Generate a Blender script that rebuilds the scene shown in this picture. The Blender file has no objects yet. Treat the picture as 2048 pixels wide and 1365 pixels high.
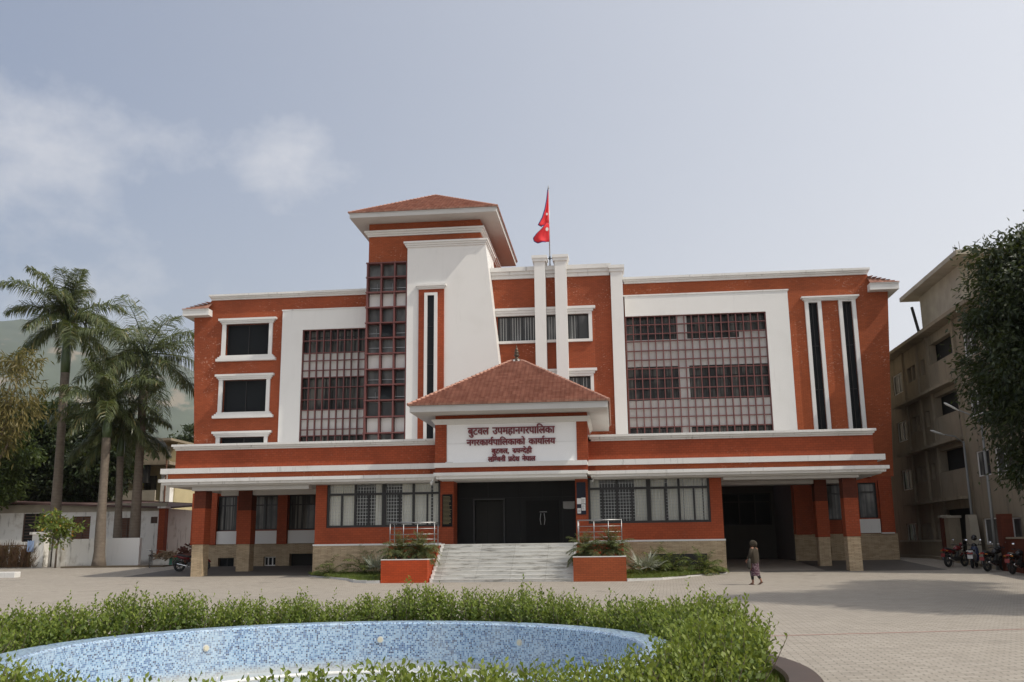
import bpy, bmesh, math, random
import numpy as np
from mathutils import Vector, Matrix
random.seed(7)
C = bpy.data.collections.new("place"); bpy.context.scene.collection.children.link(C)
S = bpy.context.scene
CAM_LENS = 33.3984
CAM_R = [[0.994174, 0.107157, -0.011629], [-0.033788, 0.207373, -0.977678], [-0.102353, 0.972375, 0.209786]]
EXPOSURE = -.05
VEIL = .15
VEIL_SUN = .85
VEIL_COL = (6.75, 6.8, 6.95, 1)
CLOUD_COL = (6.1, 6.05, 6.2, 1)
CLOUDS = [((-.505, .786, .345), .19, .92), ((-.315, .862, .385), .11, .68), ((-.40, .87, .29), .12, .55), ((-.50, .82, .25), .20, .66)]
HAZE_D = .0001
HAZE_TOP = 1300
# ------------------------------------------------------------------ camera
cam_d = bpy.data.cameras.new("camera"); cam = bpy.data.objects.new("camera", cam_d); C.objects.link(cam)
cam_d.sensor_width = 36; cam_d.lens = CAM_LENS; cam_d.clip_start = .1; cam_d.clip_end = 20000
_r = CAM_R
cam.matrix_world = Matrix(((_r[0][0], -_r[1][0], -_r[2][0], 0), (_r[0][1], -_r[1][1], -_r[2][1], 0),
                           (_r[0][2], -_r[1][2], -_r[2][2], 1.6), (0, 0, 0, 1)))
S.camera = cam
# ------------------------------------------------------------------ sun, sky, exposure
SUN = Vector((1.0, -.30, 1.2)).normalized()
ELEV = math.asin(SUN.z); AZ = math.atan2(SUN.x, SUN.y)
sun_d = bpy.data.lights.new("sun", 'SUN'); sun_d.energy = 3.7; sun_d.angle = math.radians(.6); sun_d.color = (1, .93, .82)
sun = bpy.data.objects.new("sun", sun_d); C.objects.link(sun); sun.location = (30, -10, 40)
sun.rotation_euler = SUN.to_track_quat('Z', 'Y').to_euler()
W = bpy.data.worlds.new("World"); S.world = W; W.use_nodes = True
wn = W.node_tree.nodes; wl = W.node_tree.links; wn.clear()
def wnode(t, **k):
    n = wn.new(t)
    for a, b in k.items(): setattr(n, a, b)
    return n
sky = wnode('ShaderNodeTexSky', sky_type='NISHITA', sun_disc=False, sun_elevation=ELEV, sun_rotation=AZ,
            altitude=150, air_density=1.0, dust_density=6.0, ozone_density=4.0)
bg = wnode('ShaderNodeBackground'); wo = wnode('ShaderNodeOutputWorld')
tc = wnode('ShaderNodeTexCoord')
def wmath(op, a, b=None, c=None, clamp=False):
    n = wnode('ShaderNodeMath', operation=op, use_clamp=clamp)
    for i, x in enumerate((a, b, c)):
        if x is None: continue
        if isinstance(x, (int, float)): n.inputs[i].default_value = x
        else: wl.new(x, n.inputs[i])
    return n.outputs[0]
# hazy veil: thin high cloud greys the blue of the clear-sky model
veil = wnode('ShaderNodeMix', data_type='RGBA')
_dt = wnode('ShaderNodeVectorMath', operation='DOT_PRODUCT'); wl.new(tc.outputs['Generated'], _dt.inputs[0]); _dt.inputs[1].default_value = SUN
_sz = wnode('ShaderNodeSeparateXYZ'); wl.new(tc.outputs['Generated'], _sz.inputs[0])
lowhaze = wmath('MULTIPLY', wmath('POWER', wmath('SUBTRACT', 1.0, _sz.outputs[2], clamp=True), 3.0), .75)
wl.new(wmath('ADD', wmath('ADD', wmath('MULTIPLY', _dt.outputs['Value'], VEIL_SUN), lowhaze), VEIL, clamp=True), veil.inputs[0])   # thicker towards the sun
wl.new(sky.outputs[0], veil.inputs[6]); veil.inputs[7].default_value = VEIL_COL
# cumulus banks low on the left
nz = wnode('ShaderNodeTexNoise'); nz.inputs['Scale'].default_value = 8; nz.inputs['Detail'].default_value = 11; nz.inputs['Roughness'].default_value = .6
mp = wnode('ShaderNodeMapping'); mp.inputs['Scale'].default_value = (1, 1, 1.5)
wl.new(tc.outputs['Generated'], mp.inputs[0]); wl.new(mp.outputs[0], nz.inputs['Vector'])
tot = None
for d, rad, amp in CLOUDS:
    v = wnode('ShaderNodeVectorMath', operation='DISTANCE'); wl.new(tc.outputs['Generated'], v.inputs[0]); v.inputs[1].default_value = Vector(d).normalized()
    m = wmath('MULTIPLY', wmath('SUBTRACT', 1.0, wmath('DIVIDE', v.outputs['Value'], rad), clamp=True), amp)
    tot = m if tot is None else wmath('MAXIMUM', tot, m)
dens = wmath('MULTIPLY', wmath('SUBTRACT', wmath('ADD', wmath('MULTIPLY', nz.outputs[0], 1.7), tot), 1.3), 2.0, clamp=True)
soft = wmath('MULTIPLY', dens, .62)
cl = wnode('ShaderNodeMix', data_type='RGBA'); wl.new(soft, cl.inputs[0]); wl.new(veil.outputs[2], cl.inputs[6]); cl.inputs[7].default_value = CLOUD_COL
wl.new(cl.outputs[2], bg.inputs[0]); bg.inputs[1].default_value = .145
wl.new(bg.outputs[0], wo.inputs[0])
S.view_settings.view_transform = 'Standard'; S.view_settings.look = 'None'; S.view_settings.exposure = EXPOSURE; S.view_settings.gamma = 1
S.cycles.use_denoising = True
S.cycles.max_bounces = 6; S.cycles.transparent_max_bounces = 12; S.cycles.volume_bounces = 2

# ------------------------------------------------------------------ helpers
ORG = {}
def tag(o, label=None, cat=None, group=None, kind=None):
    if label: o['label'] = label
    if cat: o['category'] = cat
    if group: o['group'] = group
    if kind: o['kind'] = kind
    return o
def thing(name, label, cat, loc=(0, 0, 0), rz=0, group=None):
    o = bpy.data.objects.new(name, None); C.objects.link(o); o.location = loc; o.rotation_euler = (0, 0, rz)
    o.empty_display_size = .3
    ORG[o.name] = Vector(loc) if rz == 0 else Vector((0, 0, 0))   # turned things are modelled about their own base
    return tag(o, label, cat, group)
def link_mesh(name, me, mat, parent=None):
    o = bpy.data.objects.new(name, me); C.objects.link(o)
    if mat:
        for m in (mat if isinstance(mat, (list, tuple)) else [mat]): me.materials.append(m)
    if parent:
        o.parent = parent
        ORG[o.name] = ORG.get(parent.name, Vector((0, 0, 0)))
    return o
class MB:
    def __init__(s): s.v = []; s.f = []; s.uv = {}; s.mi = []; s.cur = 0
    def add(s, vs, fs):
        n = len(s.v); s.v += [tuple(v) for v in vs]; s.f += [tuple(i + n for i in f) for f in fs]; s.mi += [s.cur] * len(fs); return n
    def quad(s, *p, uv=None):
        s.add(p, [tuple(range(len(p)))])
        if uv: s.uv[len(s.f) - 1] = uv
        return s
    def box(s, x0, x1, y0, y1, z0, z1):
        if x0 > x1: x0, x1 = x1, x0
        if y0 > y1: y0, y1 = y1, y0
        if z0 > z1: z0, z1 = z1, z0
        s.add([(x0,y0,z0),(x1,y0,z0),(x1,y1,z0),(x0,y1,z0),(x0,y0,z1),(x1,y0,z1),(x1,y1,z1),(x0,y1,z1)],
              [(0,3,2,1),(4,5,6,7),(0,1,5,4),(1,2,6,5),(2,3,7,6),(3,0,4,7)]); return s
    def prism(s, poly, y0, y1):            # (x,z) outline along y
        n = len(poly); s.add([(x, y0, z) for x, z in poly] + [(x, y1, z) for x, z in poly],
            [tuple(range(n)), tuple(range(2*n-1, n-1, -1))] + [(i, i+n, (i+1) % n+n, (i+1) % n) for i in range(n)]); return s
    def prismx(s, poly, x0, x1):           # (y,z) outline along x
        n = len(poly); s.add([(x0, y, z) for y, z in poly] + [(x1, y, z) for y, z in poly],
            [tuple(range(n)), tuple(range(2*n-1, n-1, -1))] + [(i, i+n, (i+1) % n+n, (i+1) % n) for i in range(n)]); return s
    def prismz(s, poly, z0, z1):
        n = len(poly); s.add([(x, y, z0) for x, y in poly] + [(x, y, z1) for x, y in poly],
            [tuple(range(n)), tuple(range(2*n-1, n-1, -1))] + [(i, i+n, (i+1) % n+n, (i+1) % n) for i in range(n)]); return s
    def tube(s, path, r, n=8, cap=True, flat=1.0):
        P = [Vector(p) for p in path]; k = len(P); R = r if isinstance(r, (list, tuple)) else [r] * k
        rings = []; up = None
        for i, p in enumerate(P):
            t = (P[min(i+1, k-1)] - P[max(i-1, 0)])
            t = t.normalized() if t.length > 1e-9 else Vector((0, 0, 1))
            if up is None:
                up = Vector((0, 0, 1)) if abs(t.z) < .9 else Vector((0, 1, 0))
            a = t.cross(up)
            if a.length < 1e-6: a = t.cross(Vector((1, 0, 0)))
            a.normalize(); b = a.cross(t).normalized(); up = b
            rings.append([p + (a * math.cos(2*math.pi*j/n) + b * math.sin(2*math.pi*j/n) * flat) * R[i] for j in range(n)])
        vs = [v for rg in rings for v in rg]
        fs = [(i*n+j, i*n+(j+1) % n, (i+1)*n+(j+1) % n, (i+1)*n+j) for i in range(k-1) for j in range(n)]
        if cap: fs += [tuple(range(n-1, -1, -1)), tuple((k-1)*n+j for j in range(n))]
        s.add(vs, fs); return s
    def bar(s, p, q, w, h=None):
        return s.tube([p, q], w * .7071, 4) if h is None else s.tube([p, q], w * .7071, 4, True, h / w)
    def lathe(s, prof, c=(0, 0), n=20):
        k = len(prof)
        vs = [(c[0] + r*math.cos(2*math.pi*j/n), c[1] + r*math.sin(2*math.pi*j/n), z) for r, z in prof for j in range(n)]
        fs = [(i*n+j, i*n+(j+1) % n, (i+1)*n+(j+1) % n, (i+1)*n+j) for i in range(k-1) for j in range(n)]
        fs += [tuple(range(n-1, -1, -1)), tuple((k-1)*n+j for j in range(n))]
        s.add(vs, fs); return s
    def torus(s, c, R, r, axis='y', n=28, m=8, arc=(0, 2*math.pi), sq=1.0):
        full = abs(arc[1]-arc[0]) > 6.28; N = n if full else n+1; vs = []
        for i in range(N):
            a = arc[0] + (arc[1]-arc[0])*i/n
            for j in range(m):
                b = 2*math.pi*j/m; q = R + r*math.cos(b); w = r*math.sin(b)*sq
                p = (q*math.cos(a), w, q*math.sin(a)) if axis == 'y' else ((w, q*math.cos(a), q*math.sin(a)) if axis == 'x' else (q*math.cos(a), q*math.sin(a), w))
                vs.append((c[0]+p[0], c[1]+p[1], c[2]+p[2]))
        fs = [((i % N)*m+j, (i % N)*m+(j+1) % m, ((i+1) % N)*m+(j+1) % m, ((i+1) % N)*m+j) for i in range(n) for j in range(m)]
        s.add(vs, fs); return s
    def ball(s, c, r, n=12, m=8):
        if not isinstance(r, (tuple, list)): r = (r, r, r)
        vs = [(c[0], c[1], c[2]-r[2])]
        for i in range(1, m):
            a = -math.pi/2 + math.pi*i/m
            vs += [(c[0]+r[0]*math.cos(a)*math.cos(2*math.pi*j/n), c[1]+r[1]*math.cos(a)*math.sin(2*math.pi*j/n), c[2]+r[2]*math.sin(a)) for j in range(n)]
        vs.append((c[0], c[1], c[2]+r[2])); L = len(vs)-1
        fs = [(0, 1+(j+1) % n, 1+j) for j in range(n)] + [(1+i*n+j, 1+i*n+(j+1) % n, 1+(i+1)*n+(j+1) % n, 1+(i+1)*n+j) for i in range(m-2) for j in range(n)]
        fs += [(L, 1+(m-2)*n+j, 1+(m-2)*n+(j+1) % n) for j in range(n)]
        s.add(vs, fs); return s
    SPLIT = None
    def clusters(s, gap=.03):
        """face groups whose boxes touch: each becomes a part of its own"""
        B = []
        for f in s.f:
            P = np.array([s.v[i] for i in f]); B.append((P.min(0)-gap/2, P.max(0)+gap/2))
        lo = np.array([b[0] for b in B]); hi = np.array([b[1] for b in B]); lab = -np.ones(len(B), int); c = 0
        for i in range(len(B)):
            if lab[i] >= 0: continue
            st = [i]; lab[i] = c
            while st:
                j = st.pop(); hit = np.where((lab < 0) & np.all((lo <= hi[j]) & (hi >= lo[j]), axis=1))[0]
                lab[hit] = c; st += hit.tolist()
            c += 1
        return lab, c
    def build(s, name, mat, parent=None, smooth=False, fix=True, bevel=0):
        if MB.SPLIT is not None and parent is not None and (parent is MB.SPLIT or (parent.parent is MB.SPLIT and name in ('spandrel', 'handrail', 'vent_sash', 'grille'))) and not s.uv and len(s.f) < 4000:
            lab, c = s.clusters()
            if c > 1:
                first = None
                for k in range(c):
                    m = MB(); idx = {}
                    for fi in np.where(lab == k)[0]:
                        m.f.append(tuple(idx.setdefault(i, len(idx)) for i in s.f[fi])); m.mi.append(0)
                    m.v = [None]*len(idx)
                    for i, n_ in idx.items(): m.v[n_] = s.v[i]
                    o = m._build(name, mat, parent, smooth, fix, bevel); first = first or o
                return first
        return s._build(name, mat, parent, smooth, fix, bevel)
    def _build(s, name, mat, parent=None, smooth=False, fix=True, bevel=0):
        org = ORG.get(parent.name, Vector((0, 0, 0))) if parent else Vector((0, 0, 0))
        me = bpy.data.meshes.new(name)
        me.from_pydata([(v[0]-org.x, v[1]-org.y, v[2]-org.z) for v in s.v], [], s.f)
        if s.uv:
            ul = me.uv_layers.new(name='UVMap')
            for fi, uvs in s.uv.items():
                for li, uv in zip(me.polygons[fi].loop_indices, uvs): ul.data[li].uv = uv
        if any(s.mi): me.polygons.foreach_set('material_index', s.mi)
        if fix:
            bm = bmesh.new(); bm.from_mesh(me); bmesh.ops.recalc_face_normals(bm, faces=bm.faces); bm.to_mesh(me); bm.free()
        if smooth: me.polygons.foreach_set('use_smooth', [True]*len(me.polygons))
        me.update()
        o = link_mesh(name, me, mat, parent)
        if bevel:
            b = o.modifiers.new('bevel', 'BEVEL'); b.width = bevel; b.segments = 2; b.limit_method = 'ANGLE'
        return o
def holed(mb, x0, x1, z0, z1, holes, yf, yb):
    """front wall sheet at yf with rectangular openings whose reveals run back to yb"""
    xs = sorted({x0, x1, *[h[0] for h in holes], *[h[1] for h in holes]}); zs = sorted({z0, z1, *[h[2] for h in holes], *[h[3] for h in holes]})
    xs = [x for x in xs if x0 <= x <= x1]; zs = [z for z in zs if z0 <= z <= z1]
    for i in range(len(xs)-1):
        for j in range(len(zs)-1):
            cx, cz = (xs[i]+xs[i+1])/2, (zs[j]+zs[j+1])/2
            if any(h[0] < cx < h[1] and h[2] < cz < h[3] for h in holes): continue
            mb.quad((xs[i], yf, zs[j]), (xs[i+1], yf, zs[j]), (xs[i+1], yf, zs[j+1]), (xs[i], yf, zs[j+1]))
    for a, b, c, d in holes:
        mb.quad((a, yf, c), (a, yb, c), (a, yb, d), (a, yf, d)); mb.quad((b, yf, c), (b, yf, d), (b, yb, d), (b, yb, c))
        mb.quad((a, yf, d), (a, yb, d), (b, yb, d), (b, yf, d)); mb.quad((a, yf, c), (b, yf, c), (b, yb, c), (a, yb, c))
def gz(y): return 0.0 if y < 40 else min(.04*(y-40), .6)
def dup(root, loc, rz, label=None, group=None):
    def rec(o, par):
        c = o.copy(); C.objects.link(c)
        if par: c.parent = par
        for ch in list(o.children): rec(ch, c)
        return c
    r = rec(root, None); r.location = loc; r.rotation_euler = (0, 0, rz)
    if label: r['label'] = label
    if group: r['group'] = group
    return r
# ------------------------------------------------------------------ materials
def srgb(r, g, b): return tuple(((c/255)/12.92 if c/255 <= .04045 else ((c/255+.055)/1.055)**2.4) for c in (r, g, b)) + (1,)
class NT:
    def __init__(s, name):
        s.m = bpy.data.materials.new(name); s.m.use_nodes = True; s.t = s.m.node_tree; s.b = s.t.nodes['Principled BSDF']
        s.out = s.t.nodes['Material Output']
    def n(s, t, ins=None, **k):
        n = s.t.nodes.new(t)
        for a, b in k.items(): setattr(n, a, b)
        for a, b in (ins or {}).items(): s.set(n.inputs[a], b)
        return n
    def set(s, sock, v):
        if hasattr(v, 'is_output'): s.t.links.new(v, sock)
        else: sock.default_value = v
    def math(s, op, a, b=None, clamp=False):
        n = s.n('ShaderNodeMath', operation=op, use_clamp=clamp); s.set(n.inputs[0], a)
        if b is not None: s.set(n.inputs[1], b)
        return n.outputs[0]
    def mix(s, f, a, b, mode='MIX'):
        n = s.n('ShaderNodeMix', data_type='RGBA', blend_type=mode); s.set(n.inputs[0], f); s.set(n.inputs[6], a); s.set(n.inputs[7], b); return n.outputs[2]
    def coord(s, which='Object', scale=None, rot=None, loc=None):
        o = s.n('ShaderNodeTexCoord').outputs[which]
        if scale or rot or loc:
            mp = s.n('ShaderNodeMapping', {'Vector': o})
            if scale: mp.inputs['Scale'].default_value = scale
            if rot: mp.inputs['Rotation'].default_value = rot
            if loc: mp.inputs['Location'].default_value = loc
            o = mp.outputs[0]
        return o
    def noise(s, vec, scale, detail=4, rough=.55):
        return s.n('ShaderNodeTexNoise', {'Vector': vec, 'Scale': scale, 'Detail': detail, 'Roughness': rough}).outputs[0]
    def ramp(s, f, lo, hi):
        n = s.n('ShaderNodeMapRange', {'Value': f, 'From Min': lo, 'From Max': hi}); n.interpolation_type = 'SMOOTHSTEP'; return n.outputs[0]
    def wallco(s):   # (x+y, z) so that courses run round corners
        x = s.n('ShaderNodeSeparateXYZ', {0: s.coord()})
        return s.n('ShaderNodeCombineXYZ', {0: s.math('ADD', x.outputs[0], x.outputs[1]), 1: x.outputs[2]}).outputs[0]
    def bump(s, h, strength=.3, dist=.02):
        s.set(s.b.inputs['Normal'], s.n('ShaderNodeBump', {'Height': h, 'Strength': strength, 'Distance': dist}).outputs[0])
    def fin(s, col=None, rough=None, metal=None, spec=None):
        if col is not None: s.set(s.b.inputs['Base Color'], col)
        if rough is not None: s.set(s.b.inputs['Roughness'], rough)
        if metal is not None: s.b.inputs['Metallic'].default_value = metal
        if spec is not None: s.b.inputs['Specular IOR Level'].default_value = spec
        return s.m
def rgba(c): return tuple(c) + (1,) if len(c) == 3 else c
def plain(name, c, rough=.6, metal=0, var=.15, scale=3, spec=.5):
    t = NT(name); v = t.noise(t.coord(), scale, 5)
    a = tuple(x*(1-var) for x in c[:3])+(1,); b = tuple(min(1, x*(1+var)) for x in c[:3])+(1,)
    return t.fin(t.mix(v, a, b), rough, metal, spec)
def brick_red(name, base, flake=.5, course=.075, dark=.82):
    t = NT(name); wc = t.wallco(); o = t.coord()
    br = t.n('ShaderNodeTexBrick', {'Vector': wc, 'Color1': (1, 1, 1, 1), 'Color2': (.82, .82, .82, 1), 'Mortar': (.58, .56, .56, 1), 'Scale': 1.0, 'Mortar Size': .008, 'Mortar Smooth': .3, 'Brick Width': .23, 'Row Height': course})
    big = t.noise(o, .35, 5); mid = t.noise(o, 2.2, 6)
    d = tuple(x*dark for x in base)+(1,); l = tuple(min(1, x*1.12) for x in base)+(1,)
    col = t.mix(t.ramp(big, .3, .7), d, l); col = t.mix(1.0, col, br.outputs[0], 'MULTIPLY')
    col = t.mix(t.math('MULTIPLY', t.ramp(mid, .45, .75), .17), col, tuple(x*.6 for x in base)+(1,))
    if flake:   # salt bloom and lost paint
        zone = t.ramp(t.noise(o, .42, 4), .46, .62)
        sp = t.ramp(t.noise(t.n('ShaderNodeMapping', {'Vector': o, 'Scale': (7, 7, 13)}).outputs[0], 1.0, 5, .7), .585, .64)
        col = t.mix(t.math('MULTIPLY', t.math('MULTIPLY', zone, sp), flake), col, (.58, .36, .27, 1))
    t.bump(br.outputs[1], -.25, .01)
    return t.fin(col, .75, spec=.25)
def white_paint(name, base=.78, grime=.25, streak=.35):
    t = NT(name); o = t.coord()
    st = t.noise(t.n('ShaderNodeMapping', {'Vector': o, 'Scale': (5, 5, .55)}).outputs[0], 1.0, 6, .65)
    bl = t.noise(o, .9, 6); fine = t.noise(o, 9, 5)
    col = t.mix(t.math('MULTIPLY', t.ramp(bl, .45, .8), grime), (base, base*.985, base*.95, 1), (base*.72, base*.70, base*.64, 1))
    col = t.mix(t.math('MULTIPLY', t.ramp(st, .56, .78), streak), col, (base*.42, base*.41, base*.38, 1))
    col = t.mix(t.math('MULTIPLY', t.ramp(fine, .62, .75), grime*.5), col, (base*.55, base*.54, base*.5, 1))
    t.bump(fine, .08, .01)
    return t.fin(col, .7, spec=.3)
# ------------------------------------------------------------------ shared materials
RED = (.36, .088, .031)
M = {}
M['red'] = brick_red('red_brick_paint', RED, .5)
M['red_up'] = brick_red('red_brick_paint_worn', (.345, .082, .032), .75)
M['red_smooth'] = brick_red('red_plaster_paint', (.34, .070, .026), .2, .11, .85)
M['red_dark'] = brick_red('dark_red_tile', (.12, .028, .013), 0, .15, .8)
M['white'] = white_paint('white_paint', .72, .15, .15)
M['white_worn'] = white_paint('white_paint_weathered', .70, .45, .8)
M['white_trim'] = white_paint('cream_trim_paint', .70, .25, .25)
M['frame_red'] = plain('maroon_metal', (.14, .045, .04), .55)
M['alu'] = plain('dark_bronze_frame', (.010, .009, .009), .5)
M['steel'] = plain('brushed_steel', (.34, .34, .34), .45, 1.0, .05)
M['grille'] = plain('white_grille_metal', (.62, .62, .6), .5)
M['black'] = plain('black_mesh', (.009, .011, .013), .7, 0, .1, 3, .2)
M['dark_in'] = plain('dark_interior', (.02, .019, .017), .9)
M['soffit'] = white_paint('soffit_paint', .52, .3, .1)
M['bronze'] = plain('dark_bronze', (.09, .07, .05), .4, .7)
def stone_mat():
    t = NT('tan_split_stone'); wc = t.wallco()
    br = t.n('ShaderNodeTexBrick', {'Vector': wc, 'Color1': (.56, .43, .28, 1), 'Color2': (.40, .30, .19, 1), 'Mortar': (.22, .16, .10, 1), 'Scale': 1.0, 'Mortar Size': .006, 'Mortar Smooth': .2, 'Brick Width': .33, 'Row Height': .058, 'Bias': -.1})
    br.offset = .37
    o = t.coord(); c = t.mix(t.math('MULTIPLY', t.ramp(t.noise(o, 3, 5), .35, .7), .35), br.outputs[0], (.62, .50, .34, 1))
    h = t.math('ADD', t.math('MULTIPLY', br.outputs[1], -1.0), t.noise(o, 14, 4))
    t.bump(h, .8, .04); return t.fin(c, .85, spec=.2)
M['stone'] = stone_mat()
def marble_mat():
    t = NT('white_marble'); o = t.coord()
    v = t.noise(t.n('ShaderNodeMapping', {'Vector': o, 'Scale': (.7, 3, 5)}).outputs[0], 1.6, 9, .7)
    joints = t.n('ShaderNodeTexBrick', {'Vector': t.n('ShaderNodeMapping', {'Vector': o, 'Scale': (1, .01, .01)}).outputs[0], 'Color1': (1, 1, 1, 1), 'Color2': (.9, .9, .9, 1), 'Mortar': (.55, .53, .5, 1), 'Scale': 1.0, 'Mortar Size': .006, 'Brick Width': 1.52, 'Row Height': 50}).outputs[0]
    c = t.mix(t.ramp(v, .47, .68), (.66, .65, .61, 1), (.30, .285, .25, 1))
    return t.fin(t.mix(1.0, c, joints, 'MULTIPLY'), .35)
M['marble'] = marble_mat()
def tile_mat():
    t = NT('terracotta_tiles'); uv = t.coord('UV')
    x = t.n('ShaderNodeSeparateXYZ', {0: uv}); u, v = x.outputs[0], x.outputs[1]
    wave = t.math('SINE', t.math('MULTIPLY', u, 2*math.pi/.21))
    row = t.math('FLOOR', v); colm = t.math('FLOOR', t.math('DIVIDE', u, .21))
    rnd = t.n('ShaderNodeTexWhiteNoise', {'Vector': t.n('ShaderNodeCombineXYZ', {0: row, 1: colm}).outputs[0]}); rnd.noise_dimensions = '2D'
    c = t.mix(rnd.outputs[0], (.34, .175, .13, 1), (.47, .265, .20, 1))
    c = t.mix(t.math('MULTIPLY', t.ramp(wave, -.99, -.7), -1.0), c, c)
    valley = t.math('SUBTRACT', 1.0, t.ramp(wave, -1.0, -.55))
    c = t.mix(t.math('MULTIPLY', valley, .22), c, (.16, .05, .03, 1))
    c = t.mix(t.math('MULTIPLY', t.ramp(t.noise(t.coord(), 1.3, 6), .5, .75), .35), c, (.18, .075, .05, 1))
    t.bump(wave, .35, .03); return t.fin(c, .85, spec=.2)
M['tile'] = tile_mat()
def curtain_glass(name, lo, hi, freq=9):
    t = NT(name); o = t.coord(); x = t.n('ShaderNodeSeparateXYZ', {0: o}).outputs[0]
    n1 = t.noise(t.n('ShaderNodeMapping', {'Vector': o, 'Scale': (freq, 1, .15)}).outputs[0], 1.0, 3)
    n2 = t.noise(t.n('ShaderNodeMapping', {'Vector': o, 'Scale': (.9, 1, .5)}).outputs[0], 1.0, 3)
    f = t.math('MULTIPLY', t.ramp(n1, .35, .65), t.ramp(n2, .35, .65))
    t.b.inputs['Coat Weight'].default_value = .35; t.b.inputs['Coat Roughness'].default_value = .03
    return t.fin(t.mix(f, rgba(lo), rgba(hi)), .8, spec=.3)
M['pane'] = curtain_glass('window_pane_with_drapes', (.022, .023, .023), (.19, .185, .165))
M['pane_stair'] = curtain_glass('stair_glass', (.05, .052, .052), (.20, .205, .20), 1.2)
def clear_glass():
    t = NT('clear_glass'); tr = t.n('ShaderNodeBsdfTransparent'); tr.inputs[0].default_value = (.9, .91, .9, 1)
    g = t.n('ShaderNodeBsdfGlossy'); g.inputs['Roughness'].default_value = .02
    fr = t.n('ShaderNodeFresnel'); fr.inputs[0].default_value = 1.45
    mx = t.n('ShaderNodeMixShader', {0: t.math('MULTIPLY', fr.outputs[0], .9), 1: tr.outputs[0], 2: g.outputs[0]})
    t.t.links.new(mx.outputs[0], t.out.inputs[0]); return t.m
M['glass'] = clear_glass()
M['curtain'] = plain('pale_curtain_cloth', (.80, .78, .70), .9, 0, .12, 2)
M['granite_black'] = plain('black_granite', (.006, .006, .006), .4, 0, .6, 40, .12)
M['maroon_letters'] = plain('maroon_letters', (.16, .008, .016), .35)

# ------------------------------------------------------------------ roofs
def hip_roof(mb, x0, x1, y0, y1, z, ra, rb, rows, step=.035):
    A, B, Cc, D = Vector((x0,y0,z)), Vector((x1,y0,z)), Vector((x1,y1,z)), Vector((x0,y1,z)); ra, rb = Vector(ra), Vector(rb)
    alongx = abs(ra.x-rb.x) > abs(ra.y-rb.y)
    if alongx: faces = [(A, B, rb, ra), (B, Cc, rb, rb), (Cc, D, ra, rb), (D, A, ra, ra)]
    else: faces = [(A, B, ra, ra), (B, Cc, rb, ra), (Cc, D, rb, rb), (D, A, ra, rb)]
    for a, b, c, d in faces:
        n = (b-a).cross(d-a).normalized(); e = (b-a).normalized(); g = n.cross(e)
        for i in range(rows):
            t0, t1 = i/rows, (i+1)/rows
            l0, r0, l1, r1 = a.lerp(d, t0), b.lerp(c, t0), a.lerp(d, t1), b.lerp(c, t1)
            L0, R0 = l0 + n*step, r0 + n*step
            U = lambda p: (p-a).dot(e)
            mb.quad(L0, R0, r1, l1, uv=[(U(L0), i+.02), (U(R0), i+.02), (U(r1), i+.98), (U(l1), i+.98)])
            mb.quad(l0, r0, R0, L0, uv=[(U(l0), i), (U(r0), i), (U(R0), i+.02), (U(L0), i+.02)])
def ridge_caps(mb, segs, r=.07, step=.28):
    for a, b in segs:
        a, b = Vector(a), Vector(b); n = max(2, int((b-a).length/step))
        for i in range(n):
            p, q = a.lerp(b, i/n), a.lerp(b, (i+1.12)/n)
            mb.tube([p + Vector((0,0,.03)), q + Vector((0,0,.015))], [r*1.15, r*.85], 7)

# ==================================================================== TOWN HALL
HALL = thing('town_hall', 'four storey red and white municipal office with tiled porch roof and tall stair tower', 'building', (-4.6, 46.5, .28))
YM = 54.0
# --- wings: red walls
def wall_part(fn, mat, name='wall'):
    mb = MB(); fn(mb); return mb.build(name, mat, HALL)
MB.SPLIT = HALL
WIN_L = [(-23.07, -20.38, 12.93, 14.87), (-23.10, -20.40, 9.49, 11.44), (-23.11, -20.41, 6.05, 8.01)]
def f(mb):   # left wing
    holed(mb, -23.6, -13.9, 5.0, 16.45, WIN_L + [(-18.21, -13.9, 5.0, 14.30)], YM, YM+.35)
    mb.quad((-24.66, YM, 5), (-23.6, YM, 5), (-23.6, YM, 16.45), (-24.05, YM, 16.45), (-25.16, YM, 15.35), (-24.72, YM, 7.8))
    mb.quad((-24.66, YM, 5), (-24.72, YM, 7.8), (-25.16, YM, 15.35), (-25.16, 72, 15.35), (-24.72, 72, 7.8), (-24.66, 72, 5))
    mb.quad((-25.16, YM, 15.35), (-24.05, YM, 16.45), (-24.05, 72, 16.45), (-25.16, 72, 15.35))
    mb.quad((-24.05, YM, 16.4), (-13.9, YM, 16.4), (-13.9, 72, 16.4), (-24.05, 72, 16.4))
    mb.quad((-24.7, 72, .3), (.8, 72, .3), (.8, 72, 16.4), (-24.7, 72, 16.4))
wall_part(f, M['red_up'])
BAR_H = [(11.29, 11.80, 5.0, 14.90), (13.15, 13.68, 5.0, 14.90)]
def f(mb):   # right wing
    holed(mb, .8, 14.6, 5.0, 16.45, BAR_H + [(.92, 8.86, 5.0, 14.40)], YM, YM+.3)
    mb.quad((14.6, YM, 5), (15.1, YM, 5), (15.2, YM, 7.0), (15.74, YM, 15.4), (14.62, YM, 16.45), (14.6, YM, 16.45))
    mb.quad((15.74, YM, 15.4), (15.74, 72, 15.4), (14.62, 72, 16.45), (14.62, YM, 16.45))
    mb.quad((.8, YM, 16.4), (14.62, YM, 16.4), (14.62, 72, 16.4), (.8, 72, 16.4))
    mb.quad((14.9, 72, .3), (.8, 72, .3), (.8, 72, 16.4), (14.9, 72, 16.4))
wall_part(f, M['red'])
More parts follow.
